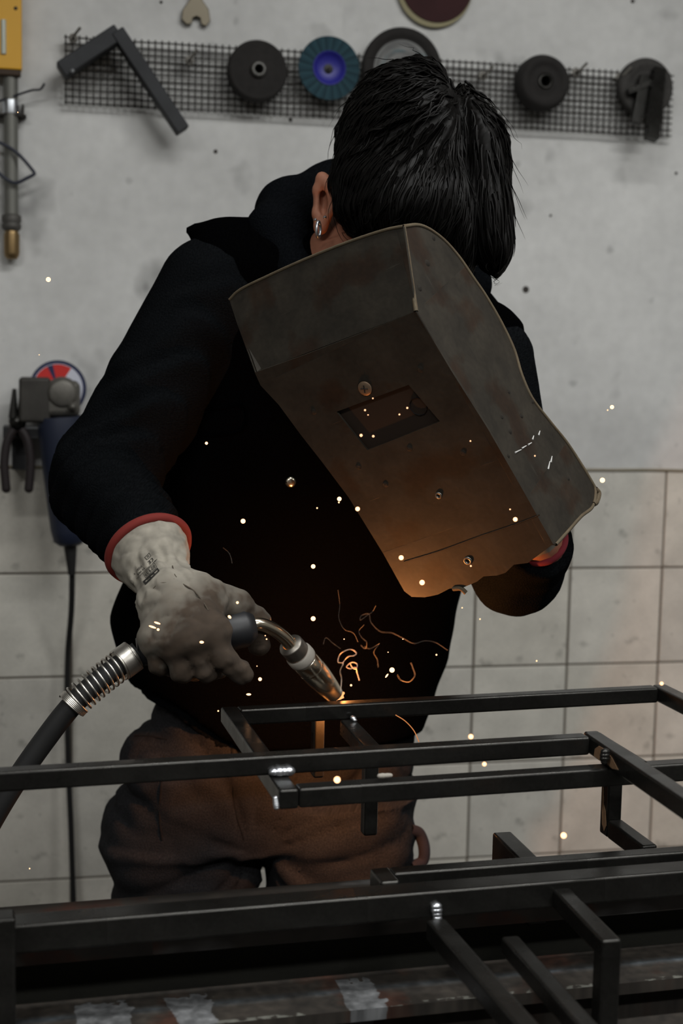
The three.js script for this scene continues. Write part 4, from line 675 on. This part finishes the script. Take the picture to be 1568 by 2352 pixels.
  strip([[928, 1290], [1010, 1265], [1100, 1232], [1180, 1205], [1238, 1183]], O, nF, 0.0009, 'crease', undefined, fibre);
  // window: recessed dark glass in a frame
  const cen = onPlane(890, 958, O, nF); const wg = win.map(([x, y]) => onPlane(x, y, O, nF).addScaledVector(nF, -0.0045).sub(cen).multiplyScalar(1.04).add(cen));
  { const g = new THREE.BufferGeometry(); const back = wg.map((p) => p.clone().addScaledVector(nF, -0.004)); const all = [...wg, ...back]; g.setAttribute('position', new THREE.Float32BufferAttribute(all.flatMap((p) => [p.x, p.y, p.z]), 3)); g.setIndex([0, 2, 1, 0, 3, 2, 4, 5, 6, 4, 6, 7, 0, 1, 5, 0, 5, 4, 1, 2, 6, 1, 6, 5, 2, 3, 7, 2, 7, 6, 3, 0, 4, 3, 4, 7]); const h = g.toNonIndexed(); h.computeVertexNormals(); part('window_glass', h, phys(0x2a211b, { roughness: 0.55, specularIntensity: 0.5 }), root, 'dark scratched filter glass'); }
  // screws, eyelets, rivets
  const sc = onPlane(838, 892, O, nF); const screw = part('screw', latheAt([[0, 0.0022], [0.005, 0.002], [0.0082, 0.0012], [0.0095, 0], [0, 0]], sc, nF, 22), std(0x8a7560, { metalness: 0.7, roughness: 0.5 }), root, 'large cross-head screw');
  for (const a of [0.4, 0.4 + Math.PI / 2]) { const d1 = u.clone().multiplyScalar(Math.cos(a)).addScaledVector(v, Math.sin(a)); part('slot', rod(sc.clone().addScaledVector(nF, 0.0022).addScaledVector(d1, -0.0045), sc.clone().addScaledVector(nF, 0.0022).addScaledVector(d1, 0.0045), 0.0008, 0.0008, 6), M.blackPlastic, screw); }
  for (const [x, y, r] of [[1007, 1138, 0.0045], [1074, 1288, 0.0055]]) part('eyelet', latheAt([[r * 0.45, -0.001], [r * 0.5, 0.0012], [r * 0.8, 0.0016], [r, 0.0006], [r, 0]], onPlane(x, y, O, nF), nF, 18), M.chromeDull, root, 'small metal eyelet');
  for (const [x, y] of [[940, 1030], [720, 946], [823, 1072], [1063, 1040], [885, 1113], [965, 848]]) part('rivet', latheAt([[0, 0.0012], [0.0028, 0.0009], [0.004, 0]], onPlane(x, y, O, nF), nF, 14), fibre, root);
  for (const [x, y, r] of [[995, 547, 5], [981, 604, 6], [963, 661, 6], [1168, 900, 4], [1152, 957, 4.5], [1197, 955, 4.5], [1171, 991, 5], [1222, 922, 4.5], [1305, 1100, 3.5], [1167, 1047, 4]]) { const q = r * 1.56 / FPX * 1.5; part('rivet', latheAt([[0, q * 0.5], [q * 0.6, q * 0.4], [q, 0]], onPlane(x, y, O, nS), nS, 14), fibre, root); }
  // pale chipped paint marks on the side
  for (const [x, y, dx, dy] of [[1182, 1040, 14, -7], [1198, 1030, 10, -6], [1212, 1022, 8, -5], [1222, 1010, 3, -9], [1236, 1000, 3, -10], [1258, 1078, 4, -18], [1264, 1062, 3, -14]]) part('chip', (() => { const a = onPlane(x, y, O, nS).addScaledVector(nS, 0.0003), b = onPlane(x + dx, y + dy, O, nS).addScaledVector(nS, 0.0003); const g = rod(a, b, 0.0011, 0.0006, 5); return g; })(), std(0xb9b9b6, { roughness: 0.6 }), root, 'pale scratch');
  // torn tabs
  strip([[1366, 1122], [1374, 1132], [1370, 1152], [1362, 1158]], O, nS, 0.0035, 'torn_tab', undefined, edgeM);
  strip([[1040, 1352], [1058, 1352], [1070, 1362]], O, nF, 0.003, 'torn_tab', undefined, edgeM);
  // grip inside
  const ga = O.clone().addScaledVector(v, 0.1).addScaledVector(u, -0.06).addScaledVector(w, 0.05), gb = O.clone().addScaledVector(v, 0.26).addScaledVector(u, -0.03).addScaledVector(w, 0.05);
  part('grip', pipe([ga.clone().addScaledVector(w, -0.047), ga, gb, gb.clone().addScaledVector(w, -0.047)], 0.011, 40, 10), M.blackPlastic, root);
}

// ---------------------------------------------------------------- torch
const tip = at(769, 1596, 1.768);
{
  const root = thing('welding_torch', 'welding torch with curved chrome neck and spring-protected black cable', 'torch', at(450, 1500, 1.64));
  const h0 = at(318, 1497, 1.632), h1 = at(585, 1437, 1.665);
  { const d = h1.clone().sub(h0), L = d.length(); part('handle', latheAt([[0, 0], [0.016, 0], [0.018, 0.01], [0.0195, L * 0.4], [0.023, L * 0.75], [0.0225, L * 0.92], [0.014, L], [0, L]], h0, d.normalize(), 32), M.blackPlastic, root, 'black plastic handle'); }
  const n0 = at(570, 1437, 1.665), n1 = at(612, 1438, 1.675), n2 = at(650, 1462, 1.69), n3 = at(684, 1503, 1.71);
  part('neck', pipe([n0, at(590, 1433, 1.668), n1, n2, n3], 0.0082, 60, 16), M.chrome, root, 'curved chrome neck');
  const c0 = at(664, 1478, 1.7), dir = tip.clone().sub(c0), L = dir.length(); dir.normalize();
  part('collar', latheAt([[0.009, 0], [0.0145, 0.002], [0.0155, 0.004], [0.0155, 0.018], [0.014, 0.02]], c0, dir, 32), M.chromeDull, root);
  part('insulator', latheAt([[0.0135, 0.02], [0.0172, 0.022], [0.0175, 0.03], [0.0172, 0.033], [0.014, 0.035]], c0, dir, 32), M.ash, root, 'pale grey insulating ring');
  part('nozzle', latheAt([[0.012, 0.035], [0.0165, 0.036], [0.0168, 0.05], [0.016, 0.0505], [0.016, 0.0525], [0.0168, 0.053], [0.0168, L * 0.6], [0.0152, L * 0.75], [0.0118, L * 0.985], [0.0095, L * 0.985], [0.0095, L * 0.9]], c0, dir, 40), M.chrome, root, 'tapered shiny nozzle');
  part('weld_wire', rod(c0.clone().addScaledVector(dir, L * 0.9), tip.clone().addScaledVector(dir, 0.004), 0.0008), M.weld, root);
  // spring and cable
  const cab = new THREE.CatmullRomCurve3([h0.clone(), at(300, 1510, 1.63), at(230, 1562, 1.61), at(170, 1615, 1.6), at(95, 1710, 1.6), at(20, 1820, 1.6), at(-60, 1960, 1.6), V(-0.82, 0.55, 1.25), V(-0.88, 0.2, 1.2), V(-0.9, 0.014, 1.1), V(-1.2, 0.014, 0.9)], false, 'centripetal');
  const cLen = cab.getLength(); part('cable', new THREE.TubeGeometry(cab, 160, 0.0128, 12), M.blackRubber, root, 'thick black cable');
  const P0 = h0.distanceTo(at(230, 1562, 1.61)), sEnd = (h0.distanceTo(at(170, 1615, 1.6)) + 0.005) / cLen;
  const helix = (s0, s1, turns, r) => { const pts = [], n = Math.round(turns * 14); let N = V(0, 1, 0); for (let i = 0; i <= n; i++) { const s = s0 + (s1 - s0) * i / n, c = cab.getPointAt(s), t = cab.getTangentAt(s); const a = V(0, 1, 0).addScaledVector(t, -t.y).normalize(), b = a.clone().cross(t), ph = turns * 2 * Math.PI * i / n; pts.push(c.addScaledVector(a, Math.cos(ph) * r).addScaledVector(b, Math.sin(ph) * r)); } return new THREE.TubeGeometry(new THREE.CatmullRomCurve3(pts), n * 2, 0.0013, 6); };
  part('spring', helix(0.004, sEnd * 0.27, 19, 0.0178), M.spring, root, 'tight steel spring coils');
  part('spring', helix(sEnd * 0.27, sEnd * 0.93, 9.5, 0.0172), M.spring, root, 'open steel spring coils');
  part('spring', helix(sEnd * 0.93, sEnd, 5, 0.0168), M.spring, root);
  part('spring_core', rod(cab.getPointAt(0.004), cab.getPointAt(sEnd * 0.27), 0.0168, 0.0168, 20), M.spring, root);
}
// ---------------------------------------------------------------- arc, smoke, sparks
{
  const g = new THREE.IcosahedronGeometry(0.0085, 5), p = g.attributes.position; for (let i = 0; i < p.count; i++) { const q = V().fromBufferAttribute(p, i); q.multiplyScalar(1 + 0.45 * nz(q.x * 420, q.y * 420, q.z * 420)); p.setXYZ(i, q.x * 1.3, q.y * 0.8, q.z); } g.computeVertexNormals(); g.translate(tip.x, tip.y, tip.z);
  solo('weld_pool', 'glowing molten weld pool under the torch nozzle', 'weld pool', g, phys(0x000000, { specularIntensity: 0, roughness: 1, emissive: new THREE.Color(1, 0.38, 0.14), emissiveIntensity: 1.5 }));
  const pl = new THREE.PointLight(ARC_COLOR, ARC_POWER * 12.57, 0, 2); pl.position.copy(tip.clone().addScaledVector(V(0, 1, 0), 0.003).addScaledVector(V(0, 0, 1), -0.004)); pl.castShadow = true; pl.shadow.radius = 0.5; scene.add(pl);
}
{
  const sm = std(0xd8c8b8, { transparent: true, opacity: 0.3, roughness: 1 }), faint = std(0xb8aca0, { transparent: true, opacity: 0.045, roughness: 1 });
  const wisp = (pix, d, r, mat, label) => solo('smoke_wisp', label, 'smoke', pipe(pix.map(([x, y], i) => at(x, y, d + 0.008 * Math.sin(i * 1.7))), r, pix.length * 10, 6), mat, 'curling smoke threads above the arc');
  const l1 = 'orange-lit smoke thread rising from the arc into a mushroom-shaped curl', l3 = 'orange-lit smoke thread bent into a small ring beside the mushroom curl', l2 = 'faint grey smoke thread drifting above the frame';
  wisp([[782, 1588], [784, 1560], [781, 1540], [788, 1524], [776, 1520], [779, 1506], [790, 1496], [800, 1492], [812, 1494], [818, 1500], [812, 1506], [800, 1508], [790, 1518], [786, 1526]], 1.74, 0.0009, sm, l1);
  wisp([[825, 1563], [820, 1545], [816, 1533], [805, 1536], [796, 1531], [806, 1522], [820, 1526], [818, 1536], [808, 1532], [804, 1524]], 1.745, 0.0009, sm, l3);
  wisp([[863, 1391], [855, 1405], [845, 1412], [828, 1424], [830, 1414], [846, 1410], [852, 1430], [872, 1450], [900, 1454], [925, 1466], [950, 1478], [975, 1472], [1000, 1476], [1028, 1494]], 1.76, 0.0008, faint, l2);
  wisp([[836, 1435], [824, 1450], [832, 1466], [841, 1474], [838, 1490], [828, 1482]], 1.75, 0.0007, faint, l2);
  wisp([[868, 1533], [866, 1515], [858, 1498], [870, 1480], [868, 1480], [850, 1490], [836, 1485]], 1.75, 0.0007, faint, l2);
  wisp([[912, 1550], [920, 1562], [940, 1566], [952, 1552], [948, 1535], [943, 1522]], 1.77, 0.0009, faint, l2);
  wisp([[512, 1258], [524, 1268], [530, 1280], [533, 1294]], 1.74, 0.0006, faint, l2);
  wisp([[742, 1480], [748, 1465], [765, 1478], [782, 1490]], 1.75, 0.0006, faint, l2);
  wisp([[776, 1355], [780, 1390], [778, 1420], [790, 1445], [812, 1455], [822, 1475]], 1.77, 0.0006, faint, l2);
}
solo('glowing_trail', 'thin orange glowing filament arching from the rear bar past the jacket hem', 'filament', pipe([at(908, 1642, 1.72), at(930, 1656, 1.72), at(950, 1678, 1.72), at(962, 1704, 1.71)], 0.0006, 30, 5), std(0x331405, { emissive: new THREE.Color(1, 0.35, 0.1), emissiveIntensity: 0.5 }));
{
  const hot = std(0x402010, { emissive: new THREE.Color(1, 0.5, 0.24), emissiveIntensity: 3.2 }), small = std(0x402010, { emissive: new THREE.Color(1, 0.5, 0.26), emissiveIntensity: 2 });
  const gB = new THREE.IcosahedronGeometry(1, 2);
  const S = (px, py, r, d, label, mat, stretch, ang) => {
    const p = at(px, py, d), g = gB.clone(), k = 0.85 * r * d / FPX; g.scale(k, k * (stretch || 1), k); if (ang !== undefined) g.applyQuaternion(new THREE.Quaternion().setFromAxisAngle(CB, ang)); g.translate(p.x, p.y, p.z);
    solo('spark', label, 'spark', g, mat, label.includes('wall') ? 'sparks before the wall' : label.includes('frame') ? 'sparks by the frame' : label.includes('mask') ? 'sparks on the mask' : label.includes('glove') ? 'sparks on the glove' : 'sparks before the jacket');
  };
  const lg = 'spark streak in front of the leather glove', ls = 'tiny glowing dot in front of the brown mask', lt = 'tiny spark dot in front of the black jacket', lv = 'tiny spark dot in front of the white wall';
  const BIG = [
    [111, 642, 6.5, 1.7, 'bright spark before the white wall between the grey lance and the jacket shoulder'], [1405, 935, 5.5, 1.7, 'bright spark before the white wall just above the tile edge'], [1383, 1103, 7, 1.7, 'bright spark before the wall tiles beside the torn corner of the mask'],
    [821, 1169, 6, 1.5, 'bright spark on the long left edge of the mask'], [921, 1281, 6.5, 1.5, 'bright spark on the mask at the end of its lower crease'], [969, 1338, 7, 1.5, 'bright spark close to the ragged bottom edge of the mask'], [1183, 1193, 6, 1.5, 'bright spark on the mask next to its riveted side sheet'],
    [558, 1197, 6.5, 1.68, 'bright spark before the jacket beside the red glove cuff'], [779, 1146, 6, 1.68, 'bright spark with a tiny dot below it beside the mask edge'], [719, 1301, 6, 1.68, 'bright spark before the jacket, the higher of two above the torch collar'], [719, 1421, 6.5, 1.68, 'bright spark before the jacket, the lower of two above the torch collar'], [900, 1539, 7, 1.68, 'bright spark with a short streak beside the curling smoke'], [474, 1018, 4, 1.68, 'small lone bright spark before the jacket chest'], [597, 1560, 5, 1.68, 'bright spark next to the gloved index fingertip'],
    [774, 1791, 9, 1.36, 'largest spark, on the lower front tube of the welded frame'], [1081, 1692, 6.5, 1.36, 'bright spark on the upper front tube of the welded frame'], [1112, 1755, 5.5, 1.36, 'bright spark just above the lower front tube of the frame'], [1294, 1919, 8, 1.36, 'large spark before the tiles under the welded frame'], [1519, 1570, 4.5, 1.36, 'bright spark on the rear corner of the welded frame'],
  ];
  for (const [x, y, r, d, l] of BIG) S(x, y, r, d, l, hot);
  for (const [x, y, st, a] of [[361, 1431, 3.4, 1.25], [350, 1440, 4, 1.25], [363, 1446, 1, 0], [545, 1384, 1, 0], [463, 1475, 1.6, 1.5], [527, 1417, 1.5, 0.8]]) S(x, y, st > 2 ? 2.6 : 3.6, 1.55, lg, hot, st, a);
  for (const [x, y, r] of [[829, 1000, 4], [857, 1002, 3.2], [838, 942, 2.6], [935, 937, 2.6], [917, 952, 2.2], [856, 915, 1.8], [845, 953, 1.6], [1080, 1013, 2], [1228, 1047, 2], [1171, 1170, 2], [1081, 1300, 2.4]]) S(x, y, r, 1.5, ls, small);  // dots over the window are reflections and specks built as glowing spheres
  for (const [x, y, r] of [[728, 1167, 2.4], [778, 1154, 2.4], [1002, 1504, 2.6], [806, 1574, 3.2], [1061, 1396, 2], [501, 1633, 2.4], [590, 1530, 1.6], [612, 1468, 2.2], [609, 1460, 1.8], [790, 1468, 1.8], [891, 1498, 1.6], [925, 1468, 1.6]]) S(x, y, r, 1.66, lt, small);
  S(571, 1595, 3, 1.68, 'flat glowing spark streak between the glove and the steel frame', hot, 2.2, 1.57);
  S(888, 1552, 2.2, 1.68, 'short bright spark streak in front of the black jacket', hot, 3, -0.6);
  for (const [x, y, r] of [[68, 1995, 2], [90, 815, 1.4], [41, 258, 1.6], [1102, 1422, 2.2], [1232, 1518, 2.4], [1395, 942, 2]]) S(x, y, r, 1.75, lv, small);
}
scene.traverse((o) => { if (o.isMesh) shade(o); });
renderer.render(scene, camera);
